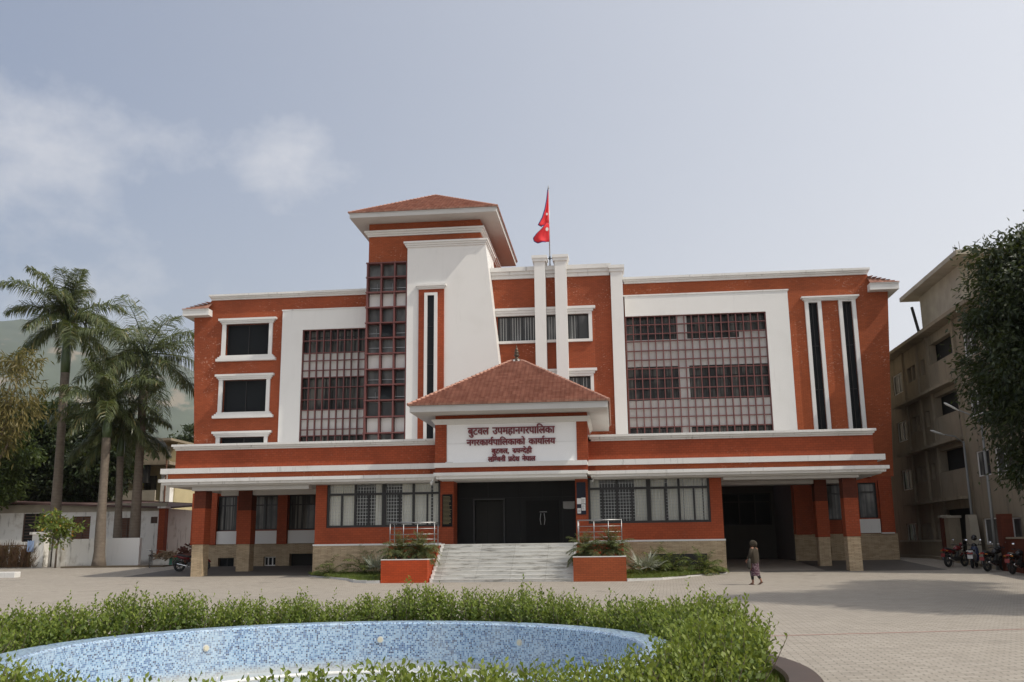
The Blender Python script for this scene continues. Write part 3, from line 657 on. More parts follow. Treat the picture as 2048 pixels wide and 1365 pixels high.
TEXT_LINES=[[5479,[[[336,316,277,316,277,0,230,0,230,95,193,76,163,69,126,68,91,75,62,91,41,113,29,142,26,164,32,200,39,215,49,229,61,240,76,250,92,257,131,265,152,267,212,261,209,221,145,227,136,226,210,129,226,143,230,316,0,316,0,357,336,357],[74,154,76,143,85,127,100,115,128,106,155,107,177,112,96,213,81,197,74,177]],[[186,-7,211,2,237,6,281,3,306,-8,317,-16,332,-36,337,-47,341,-74,340,-88,331,-112,314,-132,289,-146,257,-153,216,-153,196,-150,158,-137,142,-128,110,-104,67,-57,102,-33,152,-85,178,-101,206,-110,238,-113,260,-111,277,-106,289,-97,296,-85,299,-70,296,-56,290,-46,273,-36,247,-33,215,-39,205,-43]],[[626,316,541,316,541,200,471,198,437,186,421,173,412,163,405,151,400,123,402,103,408,85,424,65,446,51,481,43,524,45,570,60,589,70,605,27,540,5,504,0,462,2,421,15,398,29,380,47,366,70,357,96,354,126,361,167,374,189,392,208,425,228,465,239,493,241,495,316,328,316,328,357,626,357]],[[945,316,885,316,885,0,839,0,839,95,803,76,763,68,739,68,706,75,686,85,657,113,648,132,643,164,649,200,655,215,665,229,676,240,690,250,706,257,743,265,763,267,804,264,820,261,817,219,766,225,740,222,719,215,697,195,691,176,691,154,696,135,708,122,733,110,752,108,775,110,794,116,812,126,839,149,839,316,617,316,617,357,945,357]],[[936,316,936,357,1334,357,1334,316,1274,316,1274,0,1228,0,1228,204,1203,202,1180,190,1164,173,1149,145,1140,119,1096,133,1110,171,1115,180,1081,199,1056,203,1039,201,1021,190,1010,171,1008,156,1010,139,1016,122,1032,98,1088,44,1113,23,1082,-7,1001,69,972,112,964,134,962,170,971,199,988,221,1011,236,1053,245,1082,242,1116,229,1139,213,1153,224,1185,240,1223,245,1228,316]],[[1565,357,1888,357,1888,316,1825,316,1837,298,1843,277,1844,267,1842,247,1836,229,1827,214,1815,200,1798,188,1829,155,1846,125,1852,87,1850,66,1839,39,1820,19,1794,6,1764,0,1728,3,1703,11,1679,25,1645,60,1623,92,1592,155,1582,180,1622,194,1650,129,1674,90,1700,62,1718,49,1738,43,1766,44,1788,53,1797,64,1802,81,1801,110,1795,127,1778,151,1754,173,1717,169,1714,209,1757,215,1777,224,1790,237,1796,255,1796,279,1792,291,1781,306,1767,316,1565,316]],[[2155,316,2155,0,2109,0,2109,110,2072,91,2036,84,2008,85,1970,98,1958,107,1939,132,1928,167,1925,206,1925,316,1880,316,1880,357,2215,357,2215,316],[2109,316,1972,316,1975,164,1984,143,2002,129,2020,125,2049,126,2082,140,2109,161]],[[2498,316,2498,0,2452,0,2452,144,2325,144,2324,109,2317,95,2302,87,2284,89,2260,104,2241,126,2231,146,2229,164,2231,171,2236,177,2244,182,2278,184,2278,316,2206,316,2206,357,2558,357,2558,316],[2452,316,2325,316,2325,184,2452,184]],[[2733,40,2762,52,2776,66,2780,78,2780,93,2770,114,2756,124,2736,130,2710,132,2681,129,2658,121,2642,108,2632,91,2628,71,2632,43,2642,23,2681,-18,2722,-51,2691,-82,2653,-50,2623,-20,2601,9,2587,41,2583,57,2584,91,2591,113,2609,137,2615,142,2596,168,2589,195,2591,220,2594,230,2606,246,2621,256,2655,266,2756,267,2756,316,2549,316,2549,357,2863,357,2863,316,2803,316,2803,226,2656,225,2643,219,2635,204,2637,186,2645,172,2651,166,2665,166,2700,172,2727,172,2766,165,2795,149,2814,129,2825,97,2822,63,2813,42,2797,24,2776,11,2749,1]],[[2952,316,2952,0,2905,0,2905,316,2854,316,2854,357,3011,357,3011,316]],[[3003,357,3330,357,3330,316,3271,316,3271,0,3224,0,3224,171,3120,171,3120,134,3117,124,3112,116,3105,111,3096,108,3085,108,3062,120,3045,136,3028,163,3024,183,3025,192,3029,200,3036,207,3052,212,3224,212,3224,316,3003,316]],[[3441,316,3440,123,3437,115,3431,108,3424,104,3414,102,3402,104,3383,114,3356,144,3347,164,3347,187,3351,195,3357,201,3373,206,3395,206,3395,316,3322,316,3322,357,3654,357,3654,316,3594,316,3594,0,3548,0,3548,316]],[[3872,24,3841,-7,3754,72,3679,160,3669,183,3668,200,3671,208,3677,216,3685,222,3705,226,3725,222,3742,209,3749,200,3772,216,3782,229,3792,260,3787,305,3784,313,3645,316,3645,357,3889,357,3889,316,3829,316,3837,288,3836,239,3830,219,3814,193,3782,167,3741,146,3801,84]],[[4155,316,4155,0,4109,0,4109,110,4072,91,4036,84,4008,85,3970,98,3958,107,3939,132,3928,167,3925,206,3925,316,3880,316,3880,357,4215,357,4215,316],[4109,316,3972,316,3975,164,3984,143,4002,129,4020,125,4049,126,4082,140,4109,161]],[[4304,316,4304,0,4257,0,4257,316,4206,316,4206,357,4363,357,4363,316]],[[4406,316,4355,316,4355,357,4401,357,4387,396,4385,416,4391,449,4397,463,4419,488,4449,505,4486,514,4508,515,4539,513,4570,508,4598,499,4626,487,4651,471,4676,452,4699,431,4741,381,4759,353,4711,353,4675,396,4638,430,4599,454,4559,468,4518,473,4488,471,4464,462,4446,449,4436,432,4432,403,4435,385,4450,357,4512,357,4512,316,4453,316,4453,0,4406,0]],[[4504,316,4504,357,4902,357,4902,316,4842,316,4842,0,4796,0,4796,204,4771,202,4748,190,4732,173,4717,145,4708,119,4664,133,4678,171,4683,180,4649,199,4624,203,4607,201,4589,190,4578,171,4576,156,4578,139,4584,122,4600,98,4656,44,4681,23,4650,-7,4569,69,4540,112,4532,134,4530,170,4539,199,4556,221,4579,236,4621,245,4650,242,4684,229,4707,213,4721,224,4753,240,4791,245,4796,316]],[[5339,316,5153,316,5153,200,5164,211,5190,225,5220,229,5247,225,5260,221,5281,205,5296,183,5303,154,5303,116,5292,69,5275,34,5267,22,5226,46,5249,88,5257,117,5257,156,5247,176,5237,185,5216,190,5203,188,5178,175,5165,163,5153,148,5153,0,5106,0,5106,100,5072,78,5044,69,5012,68,4982,75,4954,89,4940,103,4925,131,4919,167,4924,200,4931,215,4951,240,4979,257,5014,265,5033,267,5063,265,5088,261,5084,219,5041,225,5012,222,4992,215,4984,210,4973,196,4967,178,4967,156,4972,137,4983,123,4998,113,5024,108,5052,112,5077,125,5106,149,5106,316,4893,316,4893,357,5339,357]],[[5429,316,5429,0,5382,0,5382,316,5331,316,5331,357,5488,357,5488,316]]]],[6015,[[[0,357,327,357,327,316,268,316,268,0,221,0,221,171,117,171,117,134,114,124,109,116,102,111,93,108,82,108,59,120,42,136,25,163,21,183,22,192,26,200,33,207,49,212,221,212,221,316,0,316]],[[438,316,437,123,434,115,428,108,421,104,411,102,399,104,380,114,353,144,344,164,344,187,348,195,354,201,370,206,392,206,392,316,319,316,319,357,651,357,651,316,591,316,591,0,545,0,545,316]],[[869,24,838,-7,751,72,676,160,666,183,665,200,668,208,674,216,682,222,702,226,722,222,739,209,746,200,769,216,779,229,789,260,784,305,781,313,642,316,642,357,886,357,886,316,826,316,834,288,833,239,827,219,811,193,779,167,738,146,798,84]],[[1323,316,1137,316,1137,200,1148,211,1174,225,1204,229,1231,225,1244,221,1265,205,1280,183,1287,154,1287,116,1276,69,1259,34,1251,22,1210,46,1233,88,1241,117,1241,156,1231,176,1221,185,1200,190,1187,188,1162,175,1149,163,1137,148,1137,0,1090,0,1090,100,1056,78,1028,69,996,68,966,75,938,89,924,103,909,131,903,167,908,200,915,215,935,240,963,257,998,265,1017,267,1047,265,1072,261,1068,219,1025,225,996,222,976,215,968,210,957,196,951,178,951,156,956,137,967,123,982,113,1008,108,1036,112,1061,125,1090,149,1090,316,877,316,877,357,1323,357]],[[1413,316,1413,0,1366,0,1366,316,1315,316,1315,357,1472,357,1472,316]],[[1806,357,1806,316,1746,316,1746,0,1699,0,1699,103,1652,81,1621,76,1589,77,1571,81,1554,88,1539,98,1514,125,1496,160,1486,203,1522,214,1539,224,1550,236,1556,262,1552,287,1535,316,1464,316,1464,357],[1538,173,1554,144,1567,131,1592,119,1624,117,1654,124,1693,151,1699,157,1699,316,1585,316,1596,292,1602,256,1599,232,1592,213,1579,196,1561,183]],[[1709,366,1686,389,1673,421,1675,456,1690,486,1715,508,1747,515,1779,508,1804,486,1770,457,1760,467,1747,470,1734,467,1724,457,1718,444,1717,429,1722,415,1732,405]],[[2072,316,2072,0,2026,0,2026,110,1989,91,1953,84,1925,85,1887,98,1875,107,1856,132,1845,167,1842,206,1842,316,1797,316,1797,357,2132,357,2132,316],[2026,316,1889,316,1892,164,1901,143,1919,129,1937,125,1966,126,1999,140,2026,161]],[[2221,316,2221,0,2174,0,2174,316,2123,316,2123,357,2280,357,2280,316]],[[2323,316,2272,316,2272,357,2318,357,2304,396,2302,416,2308,449,2314,463,2336,488,2366,505,2403,514,2425,515,2456,513,2487,508,2515,499,2543,487,2568,471,2593,452,2616,431,2658,381,2676,353,2628,353,2592,396,2555,430,2516,454,2476,468,2435,473,2405,471,2381,462,2363,449,2353,432,2349,403,2352,385,2367,357,2429,357,2429,316,2370,316,2370,0,2323,0]],[[2421,316,2421,357,2819,357,2819,316,2759,316,2759,0,2713,0,2713,204,2688,202,2665,190,2649,173,2634,145,2625,119,2581,133,2595,171,2600,180,2566,199,2541,203,2524,201,2506,190,2495,171,2493,156,2495,139,2501,122,2517,98,2573,44,2598,23,2567,-7,2486,69,2457,112,2449,134,2447,170,2456,199,2473,221,2496,236,2538,245,2567,242,2601,229,2624,213,2638,224,2670,240,2708,245,2713,316]],[[3256,316,3070,316,3070,200,3081,211,3107,225,3137,229,3164,225,3177,221,3198,205,3213,183,3220,154,3220,116,3209,69,3192,34,3184,22,3143,46,3166,88,3174,117,3174,156,3164,176,3154,185,3133,190,3120,188,3095,175,3082,163,3070,148,3070,0,3023,0,3023,100,2989,78,2961,69,2929,68,2899,75,2871,89,2857,103,2842,131,2836,167,2841,200,2848,215,2868,240,2896,257,2931,265,2950,267,2980,265,3005,261,3001,219,2958,225,2929,222,2909,215,2901,210,2890,196,2884,178,2884,156,2889,137,2900,123,2915,113,2941,108,2969,112,2994,125,3023,149,3023,316,2810,316,2810,357,3256,357]],[[3346,316,3346,0,3299,0,3299,316,3248,316,3248,357,3405,357,3405,316]],[[3843,316,3657,316,3657,200,3668,211,3694,225,3724,229,3751,225,3764,221,3785,205,3800,183,3807,154,3807,116,3796,69,3779,34,3771,22,3730,46,3753,88,3761,117,3761,156,3751,176,3741,185,3720,190,3707,188,3682,175,3669,163,3657,148,3657,0,3610,0,3610,100,3576,78,3548,69,3516,68,3486,75,3458,89,3444,103,3429,131,3423,167,3428,200,3435,215,3455,240,3483,257,3518,265,3537,267,3567,265,3592,261,3588,219,3545,225,3516,222,3496,215,3488,210,3477,196,3471,178,3471,156,3476,137,3487,123,3502,113,3528,108,3556,112,3581,125,3610,149,3610,316,3397,316,3397,357,3843,357]],[[3933,316,3933,0,3886,0,3886,316,3835,316,3835,357,3992,357,3992,316],[3887,353,3868,414,3848,451,3831,466,3818,471,3803,473,3784,471,3763,465,3749,507,3801,515,3825,512,3855,500,3872,485,3896,450,3917,398,3930,353]],[[4670,316,4484,316,4484,200,4495,211,4521,225,4551,229,4578,225,4591,221,4612,205,4627,183,4634,154,4634,116,4623,69,4606,34,4598,22,4557,46,4580,88,4588,117,4588,156,4578,176,4568,185,4547,190,4534,188,4509,175,4496,163,4484,148,4484,0,4437,0,4437,100,4403,78,4375,69,4343,68,4313,75,4285,89,4271,103,4256,131,4250,167,4255,200,4262,215,4282,240,4310,257,4345,265,4364,267,4394,265,4419,261,4415,219,4372,225,4343,222,4323,215,4315,210,4304,196,4298,178,4298,156,4303,137,4314,123,4329,113,4355,108,4383,112,4408,125,4437,149,4437,316,4224,316,4224,357,4670,357]],[[4760,316,4760,0,4713,0,4713,316,4662,316,4662,357,4819,357,4819,316]],[[5153,357,5153,316,5093,316,5093,0,5046,0,5046,103,4999,81,4968,76,4936,77,4918,81,4901,88,4886,98,4861,125,4843,160,4833,203,4869,214,4886,224,4897,236,4903,262,4899,287,4882,316,4811,316,4811,357],[4885,173,4901,144,4914,131,4939,119,4971,117,5001,124,5040,151,5046,157,5046,316,4932,316,4943,292,4949,256,4946,232,4939,213,4926,196,4908,183]],[[5242,316,5242,0,5195,0,5195,316,5144,316,5144,357,5301,357,5301,316]],[[5206,366,5182,389,5169,421,5171,456,5186,486,5211,508,5243,515,5275,508,5300,486,5266,457,5256,467,5243,470,5230,467,5220,457,5214,444,5213,429,5218,415,5228,405]],[[5293,316,5293,357,5691,357,5691,316,5631,316,5631,0,5585,0,5585,204,5560,202,5537,190,5521,173,5506,145,5497,119,5453,133,5467,171,5472,180,5438,199,5413,203,5396,201,5378,190,5367,171,5365,156,5367,139,5373,122,5389,98,5445,44,5470,23,5439,-7,5358,69,5329,112,5321,134,5319,170,5328,199,5345,221,5368,236,5410,245,5439,242,5473,229,5496,213,5510,224,5542,240,5580,245,5585,316]],[[6024,357,6024,316,5964,316,5964,0,5917,0,5917,103,5870,81,5839,76,5807,77,5789,81,5772,88,5757,98,5732,125,5714,160,5704,203,5740,214,5757,224,5768,236,5774,262,5770,287,5753,316,5682,316,5682,357],[5756,173,5772,144,5785,131,5810,119,5842,117,5872,124,5911,151,5917,157,5917,316,5803,316,5814,292,5820,256,5817,232,5810,213,5797,196,5779,183]]]],[3312,[[[336,316,277,316,277,0,230,0,230,95,193,76,163,69,126,68,91,75,62,91,41,113,29,142,26,164,32,200,39,215,49,229,61,240,76,250,92,257,131,265,152,267,212,261,209,221,145,227,136,226,210,129,226,143,230,316,0,316,0,357,336,357],[74,154,76,143,85,127,100,115,128,106,155,107,177,112,96,213,81,197,74,177]],[[186,-7,211,2,237,6,281,3,306,-8,317,-16,332,-36,337,-47,341,-74,340,-88,331,-112,314,-132,289,-146,257,-153,216,-153,196,-150,158,-137,142,-128,110,-104,67,-57,102,-33,152,-85,178,-101,206,-110,238,-113,260,-111,277,-106,289,-97,296,-85,299,-70,296,-56,290,-46,273,-36,247,-33,215,-39,205,-43]],[[626,316,541,316,541,200,471,198,437,186,421,173,412,163,405,151,400,123,402,103,408,85,424,65,446,51,481,43,524,45,570,60,589,70,605,27,540,5,504,0,462,2,421,15,398,29,380,47,366,70,357,96,354,126,361,167,374,189,392,208,425,228,465,239,493,241,495,316,328,316,328,357,626,357]],[[945,316,885,316,885,0,839,0,839,95,803,76,763,68,739,68,706,75,686,85,657,113,648,132,643,164,649,200,655,215,665,229,676,240,690,250,706,257,743,265,763,267,804,264,820,261,817,219,766,225,740,222,719,215,697,195,691,176,691,154,696,135,708,122,733,110,752,108,775,110,794,116,812,126,839,149,839,316,617,316,617,357,945,357]],[[936,316,936,357,1334,357,1334,316,1274,316,1274,0,1228,0,1228,204,1203,202,1180,190,1164,173,1149,145,1140,119,1096,133,1110,171,1115,180,1081,199,1056,203,1039,201,1021,190,1010,171,1008,156,1010,139,1016,122,1032,98,1088,44,1113,23,1082,-7,1001,69,972,112,964,134,962,170,971,199,988,221,1011,236,1053,245,1082,242,1116,229,1139,213,1153,224,1185,240,1223,245,1228,316]],[[1355,60,1415,60,1385,-70,1355,-70]],[[1946,24,1915,-7,1828,72,1753,160,1743,183,1742,200,1745,208,1751,216,1759,222,1779,226,1799,222,1816,209,1823,200,1846,216,1856,229,1866,260,1861,305,1858,313,1719,316,1719,357,1963,357,1963,316,1903,316,1911,288,1910,239,1904,219,1888,193,1856,167,1815,146,1875,84]],[[1850,115,1879,165,1934,185,1989,165,2018,115,2008,58,1963,20,1905,20,1860,58,1908,85,1924,72,1944,72,1960,85,1964,105,1953,123,1934,130,1915,123,1904,105]],[[1924,357,1924,300,2029,300,2029,357]],[[2299,316,2299,0,2253,0,2253,110,2216,91,2180,84,2152,85,2114,98,2102,107,2083,132,2072,167,2069,206,2069,316,2024,316,2024,357,2359,357,2359,316],[2253,316,2116,316,2119,164,2128,143,2146,129,2164,125,2193,126,2226,140,2253,161]],[[2350,357,2564,357,2564,171,2467,171,2467,134,2464,124,2459,116,2452,111,2443,108,2432,108,2409,120,2392,136,2375,163,2371,183,2372,192,2376,200,2383,207,2399,212,2564,212,2564,316,2350,316]],[[2796,-33,2755,42,2714,39,2675,45,2647,55,2623,70,2603,92,2593,110,2587,132,2585,156,2591,192,2602,213,2626,237,2653,251,2699,261,2726,262,2728,316,2559,316,2559,357,2866,357,2866,316,2775,316,2775,221,2702,219,2671,211,2658,204,2642,187,2634,171,2631,150,2635,128,2646,109,2654,100,2664,93,2690,84,2731,80,2738,81,2735,109,2739,121,2747,130,2768,138,2791,136,2805,129,2816,118,2822,106,2824,93,2821,74,2808,57,2799,52,2797,44,2835,-14]],[[2761,353,2742,414,2722,451,2705,466,2677,473,2659,471,2637,465,2623,507,2675,515,2710,509,2729,500,2755,475,2777,435,2804,353]],[[3042,40,3071,52,3085,66,3089,78,3089,93,3079,114,3065,124,3045,130,3019,132,2990,129,2967,121,2951,108,2941,91,2937,71,2941,43,2951,23,2990,-18,3031,-51,3000,-82,2962,-50,2932,-20,2910,9,2896,41,2892,57,2893,91,2900,113,2918,137,2924,142,2905,168,2898,195,2900,220,2903,230,2915,246,2930,256,2964,266,3065,267,3065,316,2858,316,2858,357,3172,357,3172,316,3112,316,3112,226,2965,225,2952,219,2944,204,2946,186,2954,172,2960,166,2974,166,3009,172,3036,172,3075,165,3104,149,3123,129,3134,97,3131,63,3122,42,3106,24,3085,11,3058,1]],[[3057,353,3038,407,3038,444,3040,457,3045,470,3061,491,3083,506,3111,514,3141,514,3165,509,3185,498,3203,482,3225,447,3251,379,3257,357,3320,357,3320,316,3261,316,3261,0,3214,0,3214,316,3163,316,3163,357,3213,357,3193,418,3172,456,3163,464,3142,473,3114,472,3100,465,3091,454,3085,439,3083,413,3091,379,3103,353]]]],[4251,[[[0,316,0,357,398,357,398,316,338,316,338,0,292,0,292,204,267,202,244,190,228,173,213,145,204,119,160,133,174,171,179,180,145,199,120,203,103,201,85,190,74,171,72,156,74,139,80,122,96,98,152,44,177,23,146,-7,65,69,36,112,28,134,26,170,35,199,52,221,75,236,117,245,146,242,180,229,203,213,217,224,249,240,287,245,292,316]],[[247,-7,272,2,298,6,342,3,367,-8,378,-16,393,-36,398,-47,402,-74,401,-88,392,-112,375,-132,350,-146,318,-153,277,-153,257,-150,219,-137,203,-128,171,-104,128,-57,163,-33,213,-85,239,-101,267,-110,299,-113,321,-111,338,-106,350,-97,357,-85,360,-70,357,-56,351,-46,334,-36,308,-33,276,-39,266,-43]],[[440,316,389,316,389,357,435,357,421,396,419,416,425,449,431,463,453,488,483,505,520,514,542,515,573,513,604,508,632,499,660,487,685,471,710,452,733,431,775,381,793,353,745,353,709,396,672,430,633,454,593,468,552,473,522,471,498,462,480,449,470,432,466,403,469,385,484,357,546,357,546,316,487,316,487,0,440,0]],[[781,144,657,144,656,109,649,95,634,87,616,89,592,104,573,126,563,146,561,164,563,171,568,177,576,182,610,184,610,316,538,316,538,357,781,357],[781,316,657,316,657,184,781,184]],[[1112,316,1053,316,1053,0,1006,0,1006,95,969,76,939,69,902,68,867,75,838,91,817,113,805,142,802,164,808,200,815,215,825,229,837,240,852,250,868,257,907,265,928,267,988,261,985,221,921,227,912,226,986,129,1002,143,1006,316,776,316,776,357,1112,357],[850,154,852,143,861,127,876,115,904,106,931,107,953,112,872,213,857,197,850,177]],[[1104,357,1431,357,1431,316,1372,316,1372,0,1325,0,1325,171,1221,171,1221,134,1218,124,1213,116,1206,111,1197,108,1186,108,1163,120,1146,136,1129,163,1125,183,1126,192,1130,200,1137,207,1153,212,1325,212,1325,316,1104,316]],[[1317,353,1298,407,1298,444,1300,457,1305,470,1321,491,1343,506,1371,514,1401,514,1425,509,1445,498,1463,482,1485,447,1511,379,1517,357,1580,357,1580,316,1521,316,1521,0,1474,0,1474,316,1423,316,1423,357,1473,357,1453,418,1432,456,1423,464,1402,473,1374,472,1360,465,1351,454,1345,439,1343,413,1351,379,1363,353]],[[2087,316,2087,0,2041,0,2041,110,2004,91,1968,84,1940,85,1902,98,1890,107,1871,132,1860,167,1857,206,1857,316,1812,316,1812,357,2147,357,2147,316],[2041,316,1904,316,1907,164,1916,143,1934,129,1952,125,1981,126,2014,140,2041,161]],[[2038,150,2038,100,1868,-20,1868,40]],[[2375,-33,2334,42,2293,39,2254,45,2226,55,2202,70,2182,92,2172,110,2166,132,2164,156,2170,192,2181,213,2205,237,2232,251,2278,261,2305,262,2307,316,2138,316,2138,357,2445,357,2445,316,2354,316,2354,221,2281,219,2250,211,2237,204,2221,187,2213,171,2210,150,2214,128,2225,109,2233,100,2243,93,2269,84,2310,80,2317,81,2314,109,2318,121,2326,130,2347,138,2370,136,2384,129,2395,118,2401,106,2403,93,2400,74,2387,57,2378,52,2376,44,2414,-14]],[[2340,353,2321,414,2301,451,2284,466,2256,473,2238,471,2216,465,2202,507,2254,515,2289,509,2308,500,2334,475,2356,435,2383,353]],[[2492,110,2473,119,2465,128,2460,146,2462,159,2467,168,2475,175,2491,180,2509,179,2534,168,2547,159,2568,168,2594,192,2606,214,2612,254,2612,267,2606,288,2595,306,2580,318,2562,324,2539,324,2525,317,2519,310,2516,293,2522,278,2528,270,2551,258,2580,253,2592,253,2582,213,2543,219,2527,224,2513,231,2492,250,2479,272,2475,297,2478,319,2488,337,2495,345,2526,360,2565,363,2585,359,2605,351,2622,339,2643,314,2655,280,2658,253,2654,222,2645,193,2638,179,2608,144,2583,127,2660,45,2675,25,2638,-1,2575,78,2540,111,2514,109],[2776,316,2776,0,2730,0,2730,316,2679,316,2679,357,2836,357,2836,316]],[[3068,357,3395,357,3395,316,3336,316,3336,0,3289,0,3289,171,3185,171,3185,134,3182,124,3177,116,3170,111,3161,108,3150,108,3127,120,3110,136,3093,163,3089,183,3090,192,3094,200,3101,207,3117,212,3289,212,3289,316,3068,316]],[[3290,353,3271,414,3251,451,3234,466,3206,473,3188,471,3166,465,3152,507,3204,515,3239,509,3258,500,3284,475,3306,435,3333,353]],[[3662,316,3662,0,3616,0,3616,110,3579,91,3543,84,3515,85,3477,98,3465,107,3446,132,3435,167,3432,206,3432,316,3387,316,3387,357,3722,357,3722,316],[3616,316,3479,316,3482,164,3491,143,3509,129,3527,125,3556,126,3589,140,3616,161]],[[3811,316,3811,0,3764,0,3764,316,3713,316,3713,357,3870,357,3870,316]],[[3862,316,3862,357,4260,357,4260,316,4200,316,4200,0,4154,0,4154,204,4129,202,4106,190,4090,173,4075,145,4066,119,4022,133,4036,171,4041,180,4007,199,3982,203,3965,201,3947,190,3936,171,3934,156,3936,139,3942,122,3958,98,4014,44,4039,23,4008,-7,3927,69,3898,112,3890,134,3888,170,3897,199,3914,221,3937,236,3979,245,4008,242,4042,229,4065,213,4079,224,4111,240,4149,245,4154,316]]]]]
def lettering():
    vs, fs = [], []
    for (adv, gl), (x0, x1, zb, zh) in zip(TEXT_LINES, TL):
        sx = (x1-x0)/adv; sz = (zh-zb)/357
        for gi, g in enumerate(gl):
            cu = bpy.data.curves.new('letter', 'CURVE'); cu.dimensions = '2D'; cu.fill_mode = 'BOTH'; cu.extrude = .022
            for s in g:
                sp = cu.splines.new('POLY'); n = len(s)//2; sp.points.add(n-1)
                for i in range(n): sp.points[i].co = (x0+s[2*i]*sx, zb+s[2*i+1]*sz, 0, 1)
                sp.use_cyclic_u = True
            o = bpy.data.objects.new('letter', cu); C.objects.link(o)
            dg = bpy.context.evaluated_depsgraph_get(); me = bpy.data.meshes.new_from_object(o.evaluated_get(dg), depsgraph=dg)
            for k, (bx_, bz_) in enumerate(((0, 0), (.016, 0), (-.016, 0), (0, .010), (0, -.010))):   # strokes thickened
                n0 = len(vs); vs += [(v.co.x+bx_, PY-.005-v.co.z-.0006*(gi % 3)-.0019*k, v.co.y+bz_) for v in me.vertices]
                fs += [tuple(i+n0 for i in q.vertices) for q in me.polygons]
            bpy.data.objects.remove(o); bpy.data.curves.remove(cu); bpy.data.meshes.remove(me)
    mb = MB(); mb.add(vs, fs); mb.build('lettering', M['maroon_letters'], sign)
lettering()
mb = MB(); hip_roof(mb, -9.48, -.13, 43.2, 52.9, 8.0, (-5.14, 48, 10.86), (-4.52, 48, 10.86), 27, .10)
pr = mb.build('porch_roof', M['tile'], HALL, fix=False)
mb = MB(); ridge_caps(mb, [((-9.48, 43.2, 8.02), (-5.14, 48, 10.88)), ((-.13, 43.2, 8.02), (-4.52, 48, 10.88)), ((-5.14, 48, 10.88), (-4.52, 48, 10.88)), ((-.13, 52.9, 8.02), (-4.52, 48, 10.88)), ((-9.48, 52.9, 8.02), (-5.14, 48, 10.88))], .07)
mb.build('ridge_tiles', M['tile'], pr)
soffit_part(-9.40, -.21, 43.28, 52.8, 7.70, 7.995)
mb = MB(); mb.lathe([(.22, 10.86), (.20, 10.98), (.09, 11.03), (.07, 11.1), (.13, 11.14), (.15, 11.2), (.08, 11.26), (.11, 11.30), (.12, 11.36), (.06, 11.41), (.09, 11.45), (.09, 11.5), (.045, 11.54), (.05, 11.58), (.02, 11.66), (.004, 11.76)], (-4.82, 48), 14)
mb.build('finial', M['bronze'], pr, smooth=True)
MB().box(-4.98, -4.66, 47.8, 48.2, 10.80, 10.93).build('finial_base', M['white_worn'], pr)
# doorway wall of black granite
def f(mb):
    holed(mb, -7.86, -1.9, 1.66, 4.76, [(-7.0, -5.48, 1.66, 3.84)], 47.5, 48.0)
    for x in (-6.3, -4.7, -3.6, -2.6): mb.box(x-.012, x+.012, 47.47, 47.5, 1.7, 4.7)
    mb.box(-7.8, -1.95, 47.465, 47.5, 3.9, 3.94)
wall_part(f, M['granite_black'], 'entrance_wall')
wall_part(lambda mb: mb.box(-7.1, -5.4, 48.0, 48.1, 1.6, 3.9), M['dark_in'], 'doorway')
mb = MB(); mb.box(-7.02, -6.96, 47.4, 47.5, 1.66, 3.86); mb.box(-5.52, -5.46, 47.4, 47.5, 1.66, 3.86); mb.box(-6.96, -5.52, 47.4, 47.5, 3.80, 3.86)
for z in (2.0, 2.9, 3.4): mb.box(-5.50, -5.47, 47.36, 47.4, z, z+.14)
mb.build('door_frame', M['alu'], HALL)
dr = MB().box(-4.4, -2.75, 47.44, 47.49, 1.68, 3.72).build('door', plain('smoked_glass', (.004, .004, .004), .45, 0, .1, 3, .08), HALL)
mb = MB(); mb.tube([(-3.66, 47.36, 2.55), (-3.70, 47.34, 2.8), (-3.66, 47.36, 3.1)], .014, 6); mb.tube([(-3.50, 47.36, 2.55), (-3.46, 47.34, 2.8), (-3.50, 47.36, 3.1)], .014, 6); mb.box(-3.72, -3.36, 47.38, 47.42, 3.16, 3.18); mb.build('handle', M['steel'], dr)
mb = MB()
for i in range(9):
    for j in range(6):
        if (i+j) % 2: mb.box(-2.55+i*.062, -2.55+i*.062+.05, 47.44, 47.47, 3.3+j*.06, 3.3+j*.06+.05)
mb.build('lattice_panel', M['grille'], HALL)
pq = MB().box(-8.40, -7.90, 46.36, 46.42, 2.5, 4.05).build('plaque', M['granite_black'], HALL)
mb = MB(); random.seed(3)
for i in range(22):
    z = 3.93-i*.062; w = random.uniform(.28, .42); mb.box(-8.35, -8.35+w, 46.352, 46.36, z, z+.022)
mb.build('engraving', plain('dull_gold', (.20, .16, .08), .5, .4), pq)
nb = MB().box(-1.84, -1.40, 46.36, 46.42, 2.98, 4.52).build('notice_board', plain('navy_felt', (.012, .016, .03), .9), HALL)
mb = MB()
for x, z, w, h in ((-1.83, 3.48, .2, .27), (-1.62, 3.50, .2, .28), (-1.62, 3.17, .19, .30), (-1.82, 3.04, .17, .24)): mb.box(x, x+w, 46.345, 46.358, z, z+h)
nt = mb.build('notices', plain('paper', (.7, .7, .7), .8, 0, .03), nb)
mb = MB()
for x, z, n in ((-1.60, 3.22, 6), (-1.80, 3.09, 4), (-1.60, 3.55, 5)):
    for i in range(n): mb.box(x, x+random.uniform(.08, .15), 46.341, 46.345, z+i*.035, z+i*.035+.010)
mb.build('print', M['alu'], nt)
mb = MB()
for x, y in ((-8.75, 45.9), (-1.0, 45.9), (-8.6, 44.9)): mb.tube([(x, y, 4.7), (x, y, 4.6)], .04, 8); mb.tube([(x, y, 4.57), (x-.05, y-.22, 4.52)], .05, 8)
mb.build('security_camera', M['grille'], HALL)
